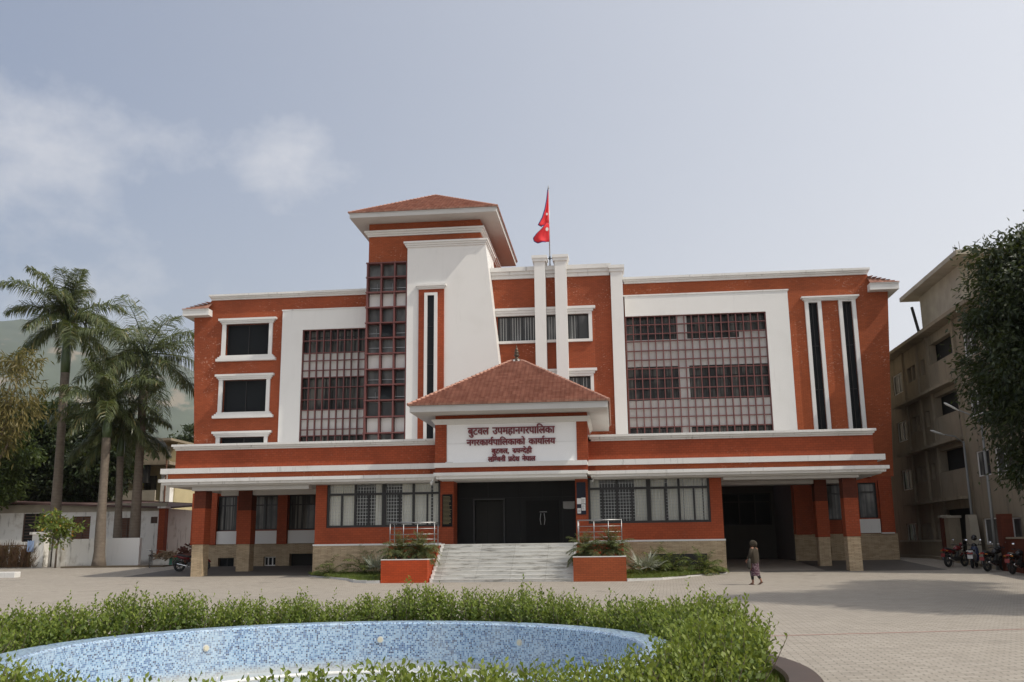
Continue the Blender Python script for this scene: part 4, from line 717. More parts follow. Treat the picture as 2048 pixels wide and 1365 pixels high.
# --- steps and landing
NS = 10; z0s, z1s = .03, 1.655
mb = MB(); rise = (z1s-z0s)/NS
prof = []
for i in range(NS): prof += [(41.5+i*.30, z0s+rise*i), (41.5+i*.30, z0s+rise*(i+1))]
prof += [(47.5, z1s), (47.5, -.1), (41.5, -.1)]
mb.prismx(prof, -7.93, -1.91)
for i in range(NS): mb.box(-7.93, -1.91, 41.465+i*.30, 41.52+i*.30, z0s+rise*(i+1)-.03, z0s+rise*(i+1)+.004)
mb.build('stairs', M['marble'], HALL)
mb = MB()
for i in range(NS):
    for xa in (-8.05, -1.91): mb.box(xa, xa+.12, 41.46+i*.30, 41.80+i*.30, z0s+rise*i, z0s+rise*(i+1)+.03)
mb.build('stringer', M['white'], HALL)
mb = MB(); mb.box(-10.42, -8.05, 43.75, 46.43, .05, 1.62); mb.box(-1.79, .32, 43.75, 46.43, .05, 1.62)
mb.prismx([(41.52, .05), (44.4, .05), (44.4, 1.60), (44.0, 1.60)], -8.12, -8.05); mb.prismx([(41.52, .05), (44.4, .05), (44.4, 1.60), (44.0, 1.60)], -1.79, -1.72)
mb.build('landing', M['red_smooth'], HALL)
mb = MB(); mb.box(-10.48, -8.05, 43.68, 46.43, 1.621, 1.665); mb.box(-1.79, .38, 43.68, 46.43, 1.621, 1.665); mb.build('landing_slab', M['marble'], HALL)
def rail(xs, y, ends):
    mb = MB()
    for x in xs: mb.tube([(x, y, 1.66), (x, y, 2.64)], .022, 8)
    for z, r in ((2.65, .028), (2.38, .015), (2.13, .015), (1.90, .015)):
        mb.tube([(xs[0], y, z), (xs[-1], y, z)], r, 8)
        for xe, sgn in ends: mb.tube([(xe, y, z), (xe+sgn*.0, y+.9, z)], r, 8)
    for xe, sgn in ends: mb.tube([(xe, y+.9, 1.66), (xe, y+.9, 2.64)], .022, 8)
    mb.build('railing', M['steel'], HALL, smooth=True)
rail([-10.38, -9.75, -9.1, -8.30], 43.85, [(-8.30, 1), (-10.38, 1)]); rail([-1.72, -1.0, -.35, .24], 43.85, [(.24, 1), (-1.72, 1)])
# ==================================================================== GROUND
FC = (-3.25, 11.45)          # fountain centre
def paver_mat():
    t = NT('interlocking_pavers'); o = t.coord('Object', rot=(0, 0, math.radians(3)))
    w = t.n('ShaderNodeTexNoise', {'Vector': o, 'Scale': 26, 'Detail': 1}).outputs['Color']
    vec = t.n('ShaderNodeVectorMath', {0: o, 1: t.n('ShaderNodeVectorMath', {0: w, 'Scale': .02}, operation='SCALE').outputs[0]}, operation='ADD').outputs[0]
    br = t.n('ShaderNodeTexBrick', {'Vector': vec, 'Color1': (.385, .345, .295, 1), 'Color2': (.315, .28, .235, 1), 'Mortar': (.15, .135, .115, 1), 'Scale': 1.0, 'Mortar Size': .009, 'Mortar Smooth': .4, 'Brick Width': .24, 'Row Height': .12})
    big = t.noise(o, .12, 6, .6); mid = t.noise(o, 1.1, 7, .65)
    c = t.mix(t.math('MULTIPLY', t.ramp(big, .35, .7), .35), br.outputs[0], (.25, .225, .195, 1))
    c = t.mix(t.math('MULTIPLY', t.ramp(mid, .52, .72), .38), c, (.20, .18, .155, 1))
    c = t.mix(t.math('MULTIPLY', t.ramp(t.noise(o, .55, 3), .62, .70), .4), c, (.17, .15, .13, 1))
    c = t.mix(t.math('MULTIPLY', t.ramp(t.noise(t.n('ShaderNodeMapping', {'Vector': o, 'Scale': (.5, 3.0, 1)}).outputs[0], .8, 5), .55, .75), .22), c, (.42, .39, .34, 1))
    t.bump(t.math('ADD', t.math('MULTIPLY', br.outputs[1], -1.0), t.math('MULTIPLY', t.noise(o, 60, 3), .4)), .5, .012)
    return t.fin(c, .85, spec=.25)
M['paver'] = paver_mat()
def soil_mat():
    t = NT('soil'); o = t.coord(); return t.fin(t.mix(t.noise(o, 5, 7, .7), (.045, .032, .02, 1), (.15, .115, .075, 1)), .95)
M['soil'] = soil_mat()
mb = MB(); R0 = 5.02; hx, hy = 5.9, 5.9; n = 96
cx, cy = FC
def sq(a):
    c, s = math.cos(a), math.sin(a); k = min(hx/abs(c) if abs(c) > 1e-6 else 1e9, hy/abs(s) if abs(s) > 1e-6 else 1e9); return (cx+c*k, cy+s*k)
for i in range(n):
    a, b = 2*math.pi*i/n, 2*math.pi*(i+1)/n
    p, q = sq(a), sq(b); mb.quad((cx+R0*math.cos(a), cy+R0*math.sin(a), 0), (*p, 0), (*q, 0), (cx+R0*math.cos(b), cy+R0*math.sin(b), 0))
xs = [-6600, -300, -60, cx-hx, cx+hx, 60, 300, 2100]; ys = [-300, cy-hy, cy+hy, 40, 55, 120, 400, 5300]
for i in range(len(xs)-1):
    for j in range(len(ys)-1):
        if xs[i] == cx-hx and ys[j] == cy-hy: continue
        mb.quad((xs[i], ys[j], gz(ys[j])), (xs[i+1], ys[j], gz(ys[j])), (xs[i+1], ys[j+1], gz(ys[j+1])), (xs[i], ys[j+1], gz(ys[j+1])))
tag(mb.build('plaza', M['paver']), kind='structure')
tag(MB().quad((1.9, 17.36, .004), (40, 27.0, .004), (40, 27.09, .004), (1.9, 17.45, .004)).build('plaza_marking', plain('red_pavers', (.34, .20, .165), .85, 0, .2, 6)), kind='structure')
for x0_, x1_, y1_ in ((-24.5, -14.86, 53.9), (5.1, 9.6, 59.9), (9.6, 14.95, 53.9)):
    tag(MB().quad((x0_, 46.25, gz(46.25)+.006), (x1_, 46.25, gz(46.25)+.006), (x1_, y1_, gz(y1_)+.03), (x0_, y1_, gz(y1_)+.03)).build('porch_shade_floor', plain('shade_dark_concrete', (.10, .09, .08), .8, 0, .4, 2)), kind='structure')  # dark sheets added under the canopies to deepen the porch shade
# bed round the fountain
mb = MB()
for i in range(n):
    a, b = 2*math.pi*i/n, 2*math.pi*(i+1)/n
    mb.quad(*[(cx+r*math.cos(t_), cy+r*math.sin(t_), .06) for r, t_ in ((3.86, a), (5.06, a), (5.06, b), (3.86, b))])
tag(mb.build('soil_bed', M['soil']), kind='structure')
# ==================================================================== FOLIAGE TOOLS
def leaf_mat(name, a, b, yellow=None, trans=.35, rough=.5, spec=.35):
    t = NT(name); g = t.n('ShaderNodeNewGeometry').outputs['Random Per Island']
    c = t.mix(g, rgba(a), rgba(b))
    if yellow: c = t.mix(t.ramp(g, .90, .97), c, rgba(yellow))
    t.fin(c, rough, spec=spec)
    tl = t.n('ShaderNodeBsdfTranslucent', {0: t.mix(.5, c, (.25, .30, .03, 1))})
    mx = t.n('ShaderNodeMixShader', {0: trans, 1: t.b.outputs[0], 2: tl.outputs[0]}); t.t.links.new(mx.outputs[0], t.out.inputs[0]); return t.m
def leaf_mesh(name, P, D, L, Wd, mat, parent, rng, fold=.25):
    N = len(P); D = D / np.maximum(1e-6, np.linalg.norm(D, axis=1))[:, None]
    r = rng.normal(size=(N, 3)); Sd = np.cross(D, r); Sd /= np.maximum(1e-6, np.linalg.norm(Sd, axis=1))[:, None]; Nn = np.cross(Sd, D)
    L = np.asarray(L)[:, None]; Wd = np.asarray(Wd)[:, None]; org = np.array(ORG.get(parent.name, Vector((0, 0, 0)))) if parent else 0
    P = P - org
    mid = P + D*L*.5
    V = np.stack([P, mid+Sd*Wd*.5+Nn*Wd*fold, P+D*L-Nn*L*.08, mid-Sd*Wd*.5+Nn*Wd*fold], axis=1).reshape(-1, 3)
    me = bpy.data.meshes.new(name); me.vertices.add(4*N); me.vertices.foreach_set('co', V.astype(np.float32).ravel())
    me.loops.add(4*N); me.loops.foreach_set('vertex_index', np.arange(4*N, dtype=np.int32)); me.polygons.add(N)
    me.polygons.foreach_set('loop_start', np.arange(0, 4*N, 4, dtype=np.int32)); me.update(calc_edges=True)
    return link_mesh(name, me, mat, parent)
def unit(rng, n):
    v = rng.normal(size=(n, 3)); return v/np.linalg.norm(v, axis=1)[:, None]
M['bark'] = plain('bark', (.13, .10, .075), .9, 0, .45, 9)
M['bark_pale'] = plain('pale_bark', (.30, .25, .19), .9, 0, .3, 7)
def broad_tree(name, label, cat, base, trunk, blobs, nclu, per, L, Wd, mat, seed, group=None, clu=.5, droop=.4, tr=.25, shell=.35):
    """tapered trunk and limbs to each blob; leaf sprays spread through the blobs"""
    rng = np.random.default_rng(seed); t = thing(name, label, cat, base, group=group)
    mb = MB(); k = len(trunk); mb.tube(trunk, [tr*(1.25-.6*i/(k-1)) for i in range(k)], 9)
    top = Vector(trunk[-1]); lim = Vector(trunk[-2]) if k > 2 else Vector(trunk[0])
    for b in blobs:
        c = Vector(b[:3]); m = lim.lerp(c, .55)+Vector((0, 0, .25)); mb.tube([lim.lerp(top, .5), m, c], [tr*.5, tr*.32, tr*.1], 6)
    mb.build('trunk', M['bark'], t, smooth=True)
    w = np.array([b[3]*b[4]*b[5] for b in blobs])**.67; w /= w.sum(); ids = rng.choice(len(blobs), nclu, p=w); B = np.array([b[:6] for b in blobs])[ids]
    u = unit(rng, nclu); rad = (1-shell*rng.random(nclu)**1.5)*(.85+.3*rng.random(nclu))
    Cc = B[:, :3] + u*B[:, 3:]*rad[:, None]
    out = np.repeat(u, per, 0); Cr = np.repeat(Cc, per, 0); N = len(Cr); size = np.repeat(.5+rng.random(nclu), per)
    P = Cr + rng.normal(size=(N, 3))*clu*size[:, None]*np.array([.55, .55, .35])
    D = out*.7 + rng.normal(size=(N, 3))*.55 + np.array([0, 0, -droop])
    leaf_mesh('crown', P, D, L*(.6+.8*rng.random(N)), Wd*(.6+.8*rng.random(N)), mat, t, rng)
    return t
# ==================================================================== FOUNTAIN
FT = thing('fountain_basin', 'round empty fountain basin lined with blue mosaic tiles in front of the town hall', 'fountain', (cx, cy, 0))
def mosaic_mat():
    t = NT('blue_glass_mosaic'); uv = t.coord('UV'); x = t.n('ShaderNodeSeparateXYZ', {0: uv}); s = 1/.025
    iu = t.math('FLOOR', t.math('MULTIPLY', x.outputs[0], s)); iv = t.math('FLOOR', t.math('MULTIPLY', x.outputs[1], s))
    fu = t.math('FRACT', t.math('MULTIPLY', x.outputs[0], s)); fv = t.math('FRACT', t.math('MULTIPLY', x.outputs[1], s))
    wn_ = t.n('ShaderNodeTexWhiteNoise', {'Vector': t.n('ShaderNodeCombineXYZ', {0: iu, 1: iv}).outputs[0]}, noise_dimensions='2D').outputs[0]
    wn2 = t.n('ShaderNodeTexWhiteNoise', {'Vector': t.n('ShaderNodeCombineXYZ', {0: t.math('ADD', iu, 71.0), 1: iv}).outputs[0]}, noise_dimensions='2D').outputs[0]
    o = t.coord(); zone = t.noise(o, 1.6, 5, .6)
    c = t.mix(wn_, (.20, .36, .56, 1), (.42, .58, .74, 1))
    c = t.mix(t.math('MULTIPLY', t.ramp(t.math('ADD', wn2, t.math('MULTIPLY', zone, .45)), .78, .86), 1.0), c, (.075, .17, .36, 1))
    c = t.mix(t.ramp(t.math('ADD', wn2, t.math('MULTIPLY', zone, .10)), .955, .965), c, (.022, .045, .13, 1))
    g = t.math('MULTIPLY', t.math('MULTIPLY', t.ramp(fu, 0, .14), t.ramp(fv, 0, .14)), t.math('MULTIPLY', t.math('SUBTRACT', 1.0, t.ramp(fu, .86, 1)), t.math('SUBTRACT', 1.0, t.ramp(fv, .86, 1))))
    c = t.mix(t.math('SUBTRACT', 1.0, g), c, (.50, .55, .58, 1))
    c = t.mix(t.math('MULTIPLY', t.ramp(zone, .42, .72), .32), c, (.55, .62, .66, 1))
    # lime crust low on the wall
    z = t.n('ShaderNodeSeparateXYZ', {0: o}).outputs[2]
    lime = t.math('SUBTRACT', 1.0, t.ramp(t.math('ADD', z, t.math('MULTIPLY', zone, .16)), -.16, .04))
    c = t.mix(t.math('MULTIPLY', lime, .8), c, (.52, .52, .48, 1))
    t.bump(g, .25, .004); return t.fin(c, .3)
M['mosaic'] = mosaic_mat()
def ring(mb, prof, n=160, a0=0, a1=2*math.pi):
    acc = 0
    for (r0, z0), (r1, z1) in zip(prof, prof[1:]):
        d = math.hypot(r1-r0, z1-z0)
        for i in range(n):
            a, b = a0+(a1-a0)*i/n, a0+(a1-a0)*(i+1)/n; rm = 3.5
            mb.quad((cx+r0*math.cos(a), cy+r0*math.sin(a), z0), (cx+r0*math.cos(b), cy+r0*math.sin(b), z0), (cx+r1*math.cos(b), cy+r1*math.sin(b), z1), (cx+r1*math.cos(a), cy+r1*math.sin(a), z1),
                    uv=[(rm*a, acc), (rm*b, acc), (rm*b, acc+d), (rm*a, acc+d)])
        acc += d
mb = MB(); ring(mb, [(3.90, -.3), (3.90, .43), (3.875, .45), (3.53, .45), (3.50, .43), (3.50, -.21)]); bw = mb.build('basin_wall', M['mosaic'], FT, fix=True)
mb = MB(); ring(mb, [(3.6, -.2), (2.0, -.22), (.02, -.24)]); mb.build('basin_floor', M['mosaic'], FT)
M['lens'] = plain('yellowed_lamp_lens', (.62, .58, .45), .3)
for X in (-5.92, -3.66, -1.46):
    a = math.acos((X-cx)/3.5); p = Vector((cx+3.5*math.cos(a), cy+3.5*math.sin(a), .2)); d = Vector((-math.cos(a), -math.sin(a), 0))
    mb = MB(); mb.tube([p-d*.02, p+d*.015], .048, 14); lt = mb.build('basin_light', M['grille'], FT)
    mb = MB(); mb.tube([p+d*.016, p+d*.03], .036, 14); mb.build('lens', M['lens'], lt)
mb = MB(); mb.torus((cx, cy, -.11), 2.15, .028, 'z', 72, 8)
for i in range(28):
    a = 2*math.pi*i/28; mb.tube([(cx+2.15*math.cos(a), cy+2.15*math.sin(a), -.25), (cx+2.15*math.cos(a), cy+2.15*math.sin(a), -.1)], .012, 6); mb.tube([(cx+2.15*math.cos(a), cy+2.15*math.sin(a), -.09), (cx+2.13*math.cos(a), cy+2.13*math.sin(a), -.02)], .010, 6)
mb.build('spray_pipe', plain('white_pipe', (.7, .7, .68), .35), FT, smooth=True)
mb = MB(); ring(mb, [(5.02, 0), (5.02, .17), (5.05, .2), (5.37, .2), (5.40, .17), (5.40, 0)], 128)
kerb_m = NT('polished_granite_kerb'); kerb_m = kerb_m.fin(kerb_m.mix(kerb_m.noise(kerb_m.coord(), 3, 6), (.035, .028, .024, 1), (.085, .055, .042, 1)), .35)
tag(mb.build('granite_kerb', kerb_m), 'dark polished granite kerb curving round the hedge bed', 'kerb')
M['hedge'] = leaf_mat('hedge_leaf', (.05, .09, .014), (.145, .195, .035), None, .28)
M['hedge_new'] = leaf_mat('hedge_new_leaf', (.14, .20, .03), (.26, .31, .06), None, .4)
def hedge():
    rng = np.random.default_rng(5); h = thing('hedge', 'loose leafy green hedge ringing the blue fountain basin', 'hedge', (cx, cy, .06))
    ns = 5600; ang = rng.random(ns)*2*math.pi; rad = 4.02+.76*rng.random(ns)
    near = np.clip((-np.sin(ang)-.35)/.3, 0, 1)             # kept lower on the side towards the street
    lump = .5+.5*np.sin(ang*7.3+2.2)
    hw = (.74+.08*np.sin(ang*5+1)+.05*np.sin(ang*13)+.05*np.sin(ang*29))*(1-near)+near*(.50+.13*lump)
    top = hw*(.38+.66*rng.random(ns)**.40); top += (rng.random(ns) < .03)*rng.random(ns)*.26*(1-.6*near)
    edge = np.abs(rad-4.40)/.40; top *= 1-.18*edge**2
    per = 14; base = np.stack([cx+rad*np.cos(ang), cy+rad*np.sin(ang), np.full(ns, .1)], 1)
    lean = np.stack([np.cos(ang)*(rad-4.4)*.32, np.sin(ang)*(rad-4.4)*.32, np.zeros(ns)], 1) + rng.normal(size=(ns, 3))*.10*np.array([1, 1, 0])
    tt = np.linspace(.0, 1, per)[None, :, None]; span = .46
    s0 = np.maximum(.0, 1-span/np.maximum(.2, top))[:, None, None]
    f = s0 + (1-s0)*tt
    P = base[:, None, :] + lean[:, None, :]*f + np.array([0, 0, 1])*top[:, None, None]*f
    P = P.reshape(-1, 3); N = len(P)
    fi = np.tile(np.arange(per), ns); az = fi*2.4 + np.repeat(rng.random(ns)*6.28, per)
    D = np.stack([np.cos(az), np.sin(az), .55+.6*(fi/per)], 1) + rng.normal(size=(N, 3))*.25
    L = (.052+.036*rng.random(N))*(1.15-.4*fi/per)
    new = (fi/per+rng.normal(size=N)*.12) > .62
    leaf_mesh('foliage', P[~new], D[~new], L[~new], L[~new]*.58, M['hedge'], h, rng, .18); leaf_mesh('new_shoots', P[new], D[new], L[new], L[new]*.5, M['hedge_new'], h, rng, .18)
    mb = MB()
    for i in range(0, ns, 4):
        b = base[i]; e = b+lean[i]+np.array([0, 0, top[i]]); m = (b+e)/2+rng.normal(size=3)*.02; mb.tube([b, m, e], [.007, .005, .002], 4, False)
    mb.build('stems', M['bark'], h)
    # long stray shoots
hedge()
M['grass'] = leaf_mat('grass_blade', (.07, .12, .018), (.15, .20, .04), (.26, .22, .08), .3)
def grass(name, pts, hgt, seed):
    rng = np.random.default_rng(seed); N = len(pts); D = np.stack([rng.normal(size=N)*.45, rng.normal(size=N)*.45, np.ones(N)], 1)
    return tag(leaf_mesh(name, pts, D, hgt*(.5+rng.random(N)), np.full(N, .008+hgt*.04), M['grass'], None, rng), kind='stuff')
rng = np.random.default_rng(3); k = 16000; a = rng.random(k)*6.283; r = 4.7+.34*rng.random(k)
tag(grass('grass', np.stack([cx+r*np.cos(a), cy+r*np.sin(a), np.full(k, .06)], 1), .09, 4), 'short green grass between the hedge and the granite kerb', 'grass')
# ==================================================================== BEDS BESIDE THE STEPS
M['kerb'] = white_paint('weathered_kerb', .55, .5, .5)
def bed(line, inner, nm, label, seed):
    mb = MB()
    for p, q in zip(line, line[1:]):
        d = (Vector(q)-Vector(p)).normalized(); nrm = Vector((-d.y, d.x))*.16
        P = [(p[0], p[1]), (q[0], q[1]), (q[0]+nrm.x, q[1]+nrm.y), (p[0]+nrm.x, p[1]+nrm.y)]; za = gz(p[1])
        mb.prismz(P, za-.1, gz(45)+.06-.10*(46-min(46, p[1]))/5)
    tag(mb.build('bed_kerb', M['kerb']), label, 'kerb')
    poly = [(x, y) for x, y in line]+inner; pts = []; rg = random.Random(seed)
    xs_, ys_ = [p[0] for p in poly], [p[1] for p in poly]
    def inside(x, y):
        c = False; j = len(poly)-1
        for i in range(len(poly)):
            if (poly[i][1] > y) != (poly[j][1] > y) and x < (poly[j][0]-poly[i][0])*(y-poly[i][1])/(poly[j][1]-poly[i][1])+poly[i][0]: c = not c
            j = i
        return c
    lawn = MB(); lawn.add([(x, y, .12+.04*(max(41.2, y)-41.2)) for x, y in poly], [tuple(range(len(poly)))]); tag(lawn.build('lawn_soil', M['soil']), kind='structure')
    while len(pts) < 14000:
        x, y = rg.uniform(min(xs_), max(xs_)), rg.uniform(min(ys_), max(ys_))
        if inside(x, y): pts.append((x, y, .11+.04*(max(41.2, y)-41.2)))
    tag(grass('lawn_grass', np.array(pts), .13, seed), 'mown green grass in the bed '+nm, 'grass')
bed([(-15.0, 46.3), (-14.4, 45.3), (-13.2, 44.2), (-12.1, 43.0), (-11.5, 41.8), (-10.8, 41.35), (-10.2, 41.3)], [(-10.2, 43.7), (-10.4, 46.4), (-14.8, 46.4)], 'left of the steps', 'weathered kerb edging the lawn left of the steps', 11)
bed([(.4, 41.25), (1.9, 41.9), (3.0, 43.2), (4.1, 44.8), (4.9, 45.2), (5.1, 46.3)], [(5.0, 46.4), (.34, 46.4)], 'right of the steps', 'weathered pale kerb edging the lawn right of the steps', 12)
# ---- palms: arching fronds with leaflets
def fronds(rng, top, n, length, el0, el1, droop, nl, lw, ll, az0=0, plum=.35, dead=0):
    """returns leaf (P,D,L,W) and rachis tube list"""
    Ps, Ds, Ls, Ws, R = [], [], [], [], []
    for i in range(n):
        u = (i+.5)/n; az = az0+i*2.399+rng.normal()*.15; el = math.radians(el0+(el1-el0)*u+rng.normal()*6); ln = length*(.85+.3*rng.random())*(1-.12*abs(u-.5))
        p = np.array(top, float); d = np.array([math.cos(az)*math.cos(el), math.sin(az)*math.cos(el), math.sin(el)]); pts = [p.copy()]; st = 14; tw = rng.normal()*.4
        for s in range(st):
            d = d+np.array([0, 0, -droop*(.25+1.4*s/st)/st]); d /= np.linalg.norm(d); p = p+d*ln/st; pts.append(p.copy())
        pts = np.array(pts); R.append(pts)
        ts = np.linspace(.12, 1, nl)
        for sgn in (-1, 1):
            pos = ts*st; i0 = np.minimum(st-1, pos.astype(int)); fr = (pos-i0)[:, None]; P = pts[i0]*(1-fr)+pts[i0+1]*fr; T = pts[i0+1]-pts[i0]; T /= np.linalg.norm(T, axis=1)[:, None]
            side = np.cross(T, np.array([0, 0, 1.0])); side /= np.maximum(.05, np.linalg.norm(side, axis=1))[:, None]; upv = np.cross(side, T)
            D = sgn*side*.85+T*.55+upv*(plum*rng.normal(size=(nl, 1))+.12)+np.array([0, 0, -.30])
            Ps.append(P); Ds.append(D); Ls.append(ll*np.sin(np.pi*(.12+.80*ts))**.6*(.85+.3*rng.random(nl))); Ws.append(np.full(nl, lw))
    return np.concatenate(Ps), np.concatenate(Ds), np.concatenate(Ls), np.concatenate(Ws), R
def strap_mesh(name, P, D, L, Wd, mat, parent, rng, sag=.35):
    """narrow two-segment drooping leaflets"""
    N = len(P); D = D/np.linalg.norm(D, axis=1)[:, None]; r = rng.normal(size=(N, 3))*.3+np.array([0, 0, 1.0]); Sd = np.cross(D, r); Sd /= np.maximum(.05, np.linalg.norm(Sd, axis=1))[:, None]
    P = P-np.array(ORG[parent.name]); L = L[:, None]; Wd = Wd[:, None]; m = P+D*L*.55; D2 = D+np.array([0, 0, -sag])*(1+.6*rng.random((N, 1))); D2 /= np.linalg.norm(D2, axis=1)[:, None]; tip = m+D2*L*.5
    V = np.stack([P-Sd*Wd*.3, P+Sd*Wd*.3, m+Sd*Wd*.5, m-Sd*Wd*.5, tip], 1).reshape(-1, 3)
    F = []; k = np.arange(N)*5; lo = np.stack([k, k+1, k+2, k+3, k+3, k+2, k+4], 1).ravel().astype(np.int32)
    st = (np.arange(N)[:, None]*7+np.array([0, 4])).ravel().astype(np.int32)
    me = bpy.data.meshes.new(name); me.vertices.add(5*N); me.vertices.foreach_set('co', V.astype(np.float32).ravel()); me.loops.add(7*N); me.loops.foreach_set('vertex_index', lo)
    me.polygons.add(2*N); me.polygons.foreach_set('loop_start', st); me.update(calc_edges=True)
    return link_mesh(name, me, mat, parent)
M['palm'] = leaf_mat('palm_leaf', (.05, .07, .03), (.15, .175, .075), (.24, .20, .09), .25, .34, .6)
M['palm_small'] = leaf_mat('date_palm_leaf', (.07, .095, .04), (.15, .17, .07), (.24, .17, .06), .25)
M['palm_bed'] = leaf_mat('areca_leaf', (.06, .095, .025), (.15, .18, .05), (.28, .24, .06), .3)
M['crownshaft'] = plain('green_crownshaft', (.055, .085, .03), .4, 0, .3, 3)
def trunk_mat():
    t = NT('ringed_palm_trunk'); o = t.coord(); z = t.n('ShaderNodeSeparateXYZ', {0: o}).outputs[2]
    rg_ = t.math('FRACT', t.math('ADD', t.math('MULTIPLY', z, 5.5), t.math('MULTIPLY', t.noise(o, 2, 3), .6))); n_ = t.noise(o, 4, 7, .65)
    c = t.mix(n_, (.09, .072, .056, 1), (.26, .215, .17, 1)); c = t.mix(t.math('MULTIPLY', t.ramp(rg_, .8, 1), .45), c, (.06, .048, .038, 1))
    t.bump(t.math('SUBTRACT', n_, t.ramp(rg_, .8, 1)), .5, .03); return t.fin(c, .9, spec=.2)
M['palm_trunk'] = trunk_mat()
def royal_palm(label, path, r, z_shaft, crown, n, length, seed, nl=125, el0=84, droop=1.5):
    rng = np.random.default_rng(seed); b = path[0]; t = thing('royal_palm', label, 'palm tree', b, group='royal palms along the white wall')
    k = 14; P = [Vector(path[0])]; 
    def at(u):
        u *= len(path)-1; i = min(len(path)-2, int(u)); return Vector(path[i]).lerp(Vector(path[i+1]), u-i)
    pts = [at(i/k) for i in range(k+1)]; rad = [r*(1.45 if i == 0 else 1.2 if i == 1 else 1.0+.08*math.sin(i*.5)-.015*i) for i in range(k+1)]
    mb = MB(); mb.tube(pts, rad, 14); mb.build('trunk', M['palm_trunk'], t, smooth=True)
    e = pts[-1]; c = Vector(crown); mb = MB(); mb.tube([e, e.lerp(c, .25), e.lerp(c, .7), c], [r*.86, r*.92, r*.62, r*.34], 12); mb.build('crownshaft', M['crownshaft'], t, smooth=True)
    Pp, D, L, Wd, R = fronds(rng, crown, n, length, el0, -30, droop, nl, .062, length*.25, rng.random()*6)
    strap_mesh('fronds', Pp, D, L, Wd, M['palm'], t, rng, .95)
    mb = MB()
    for q in R: mb.tube([Vector(x) for x in q[::2]], [.05, .045, .04, .032, .025, .018, .012, .006], 5)
    mb.build('stalks', M['crownshaft'], t, smooth=True)
royal_palm('tallest royal palm with a long green crownshaft, left of the other palms', [(-35.1, 57.5, .6), (-35.2, 57.5, 6), (-35.35, 57.5, 12.9)], .33, 12.9, (-35.48, 57.5, 16.4), 20, 4.6, 21)
royal_palm('royal palm with a broad crown reaching to the red wall of the office', [(-29.87, 57.6, .6), (-29.9, 57.6, 5), (-29.95, 57.6, 11.6)], .33, 11.6, (-29.98, 57.6, 14.0), 20, 5.3, 22, 84, 60, 1.15)
royal_palm('royal palm rooted in front of the white wall with swollen base', [(-30.74, 55.2, .5), (-30.82, 55.2, 4), (-30.87, 55.2, 8.3)], .31, 8.3, (-30.87, 55.2, 10.4), 16, 3.8, 23, 84, 74, 1.5)
royal_palm('shortest royal palm, its slim trunk between two thicker palms', [(-31.06, 57.8, .6), (-31.15, 57.8, 4), (-31.31, 57.8, 7.4)], .26, 7.4, (-31.28, 57.8, 9.1), 15, 3.6, 24)
def small_palm(name, label, cat, base, n, length, el0, el1, droop, nl, lw, ll, mat, seed, group, stem=.3, sr=.08):
    rng = np.random.default_rng(seed); t = thing(name, label, cat, base, group=group); b = Vector(base)
    mb = MB(); mb.tube([b-Vector((0, 0, .1)), b+Vector((0, 0, stem))], [sr*1.2, sr], 8); mb.build('stem', M['bark'], t)
    P, D, L, Wd, R = fronds(rng, b+Vector((0, 0, stem)), n, length, el0, el1, droop, nl, lw, ll, rng.random()*6, .25)
    strap_mesh('fronds', P, D, L, Wd, mat, t, rng, .3)
    mb = MB()
    for q in R: mb.tube([Vector(x) for x in q[::2]], [.014, .012, .010, .008, .007, .006, .004, .003], 4)
    mb.build('stalks', M['palm_bed'], t)
# ---- brick planters
def planter(x0, x1, y0, y1, zt, label, flake):
    t = thing('brick_planter', label, 'planter', ((x0+x1)/2, y0, 0), group='brick planters flanking the steps'); mb = MB()
    mb.box(x0, x1, y0, y0+.14, -.05, zt-.04); mb.box(x0, x0+.14, y0+.14, y1, -.05, zt-.04); mb.box(x1-.14, x1, y0+.14, y1, -.05, zt-.04); mb.build('wall', flake, t)
    mb = MB(); mb.box(x0-.01, x1+.01, y0-.01, y0+.15, zt-.039, zt); mb.box(x0-.01, x0+.15, y0+.151, y1, zt-.039, zt); mb.box(x1-.15, x1+.01, y0+.151, y1, zt-.039, zt); mb.build('coping', M['white_trim'], t)
    MB().box(x0+.14, x1-.14, y0+.14, y1, zt-.3, zt-.10).build('soil', M['soil'], t)
planter(-10.16, -8.12, 41.3, 43.7, 1.05, 'worn red brick planter left of the marble steps', brick_red('planter_brick_worn', (.50, .075, .02), .9))
planter(-1.86, .37, 41.3, 43.7, 1.09, 'clean red brick planter right of the marble steps', M['red'])
G_ = 'date palms in the brick planters'
small_palm('date_palm', 'bushy date palm at the outer end of the left planter', 'palm', (-9.6, 42.3, .95), 46, 1.05, 85, -25, 1.5, 34, .020, .24, M['palm_small'], 31, G_, .30)
small_palm('date_palm', 'date palm in the left planter, beside the steps', 'palm', (-8.62, 42.3, .95), 46, 1.0, 88, -25, 1.5, 34, .020, .24, M['palm_small'], 32, G_, .40)
small_palm('date_palm', 'date palm in the right planter, drooping over the steps', 'palm', (-1.35, 42.3, .98), 46, 1.0, 85, -30, 1.5, 34, .020, .24, M['palm_small'], 33, G_, .30)
small_palm('date_palm', 'upright date palm at the outer end of the right planter', 'palm', (-.18, 42.3, .98), 42, 1.0, 88, -20, 1.4, 34, .020, .24, M['palm_small'], 34, G_, .38)
G_ = 'feather palms planted in the lawn beds'
small_palm('feather_palm', 'small yellowish feather palm at the far left end of the left bed', 'palm', (-13.5, 44.9, .25), 12, 1.0, 80, 5, 1.8, 22, .03, .28, M['palm_bed'], 41, G_, .12, .04)
small_palm('feather_palm', 'dark feather palm behind the silvery fan palm in the left bed', 'palm', (-11.9, 45.2, .25), 15, 1.35, 80, 5, 1.6, 26, .03, .34, M['palm_bed'], 42, G_, .15, .05)
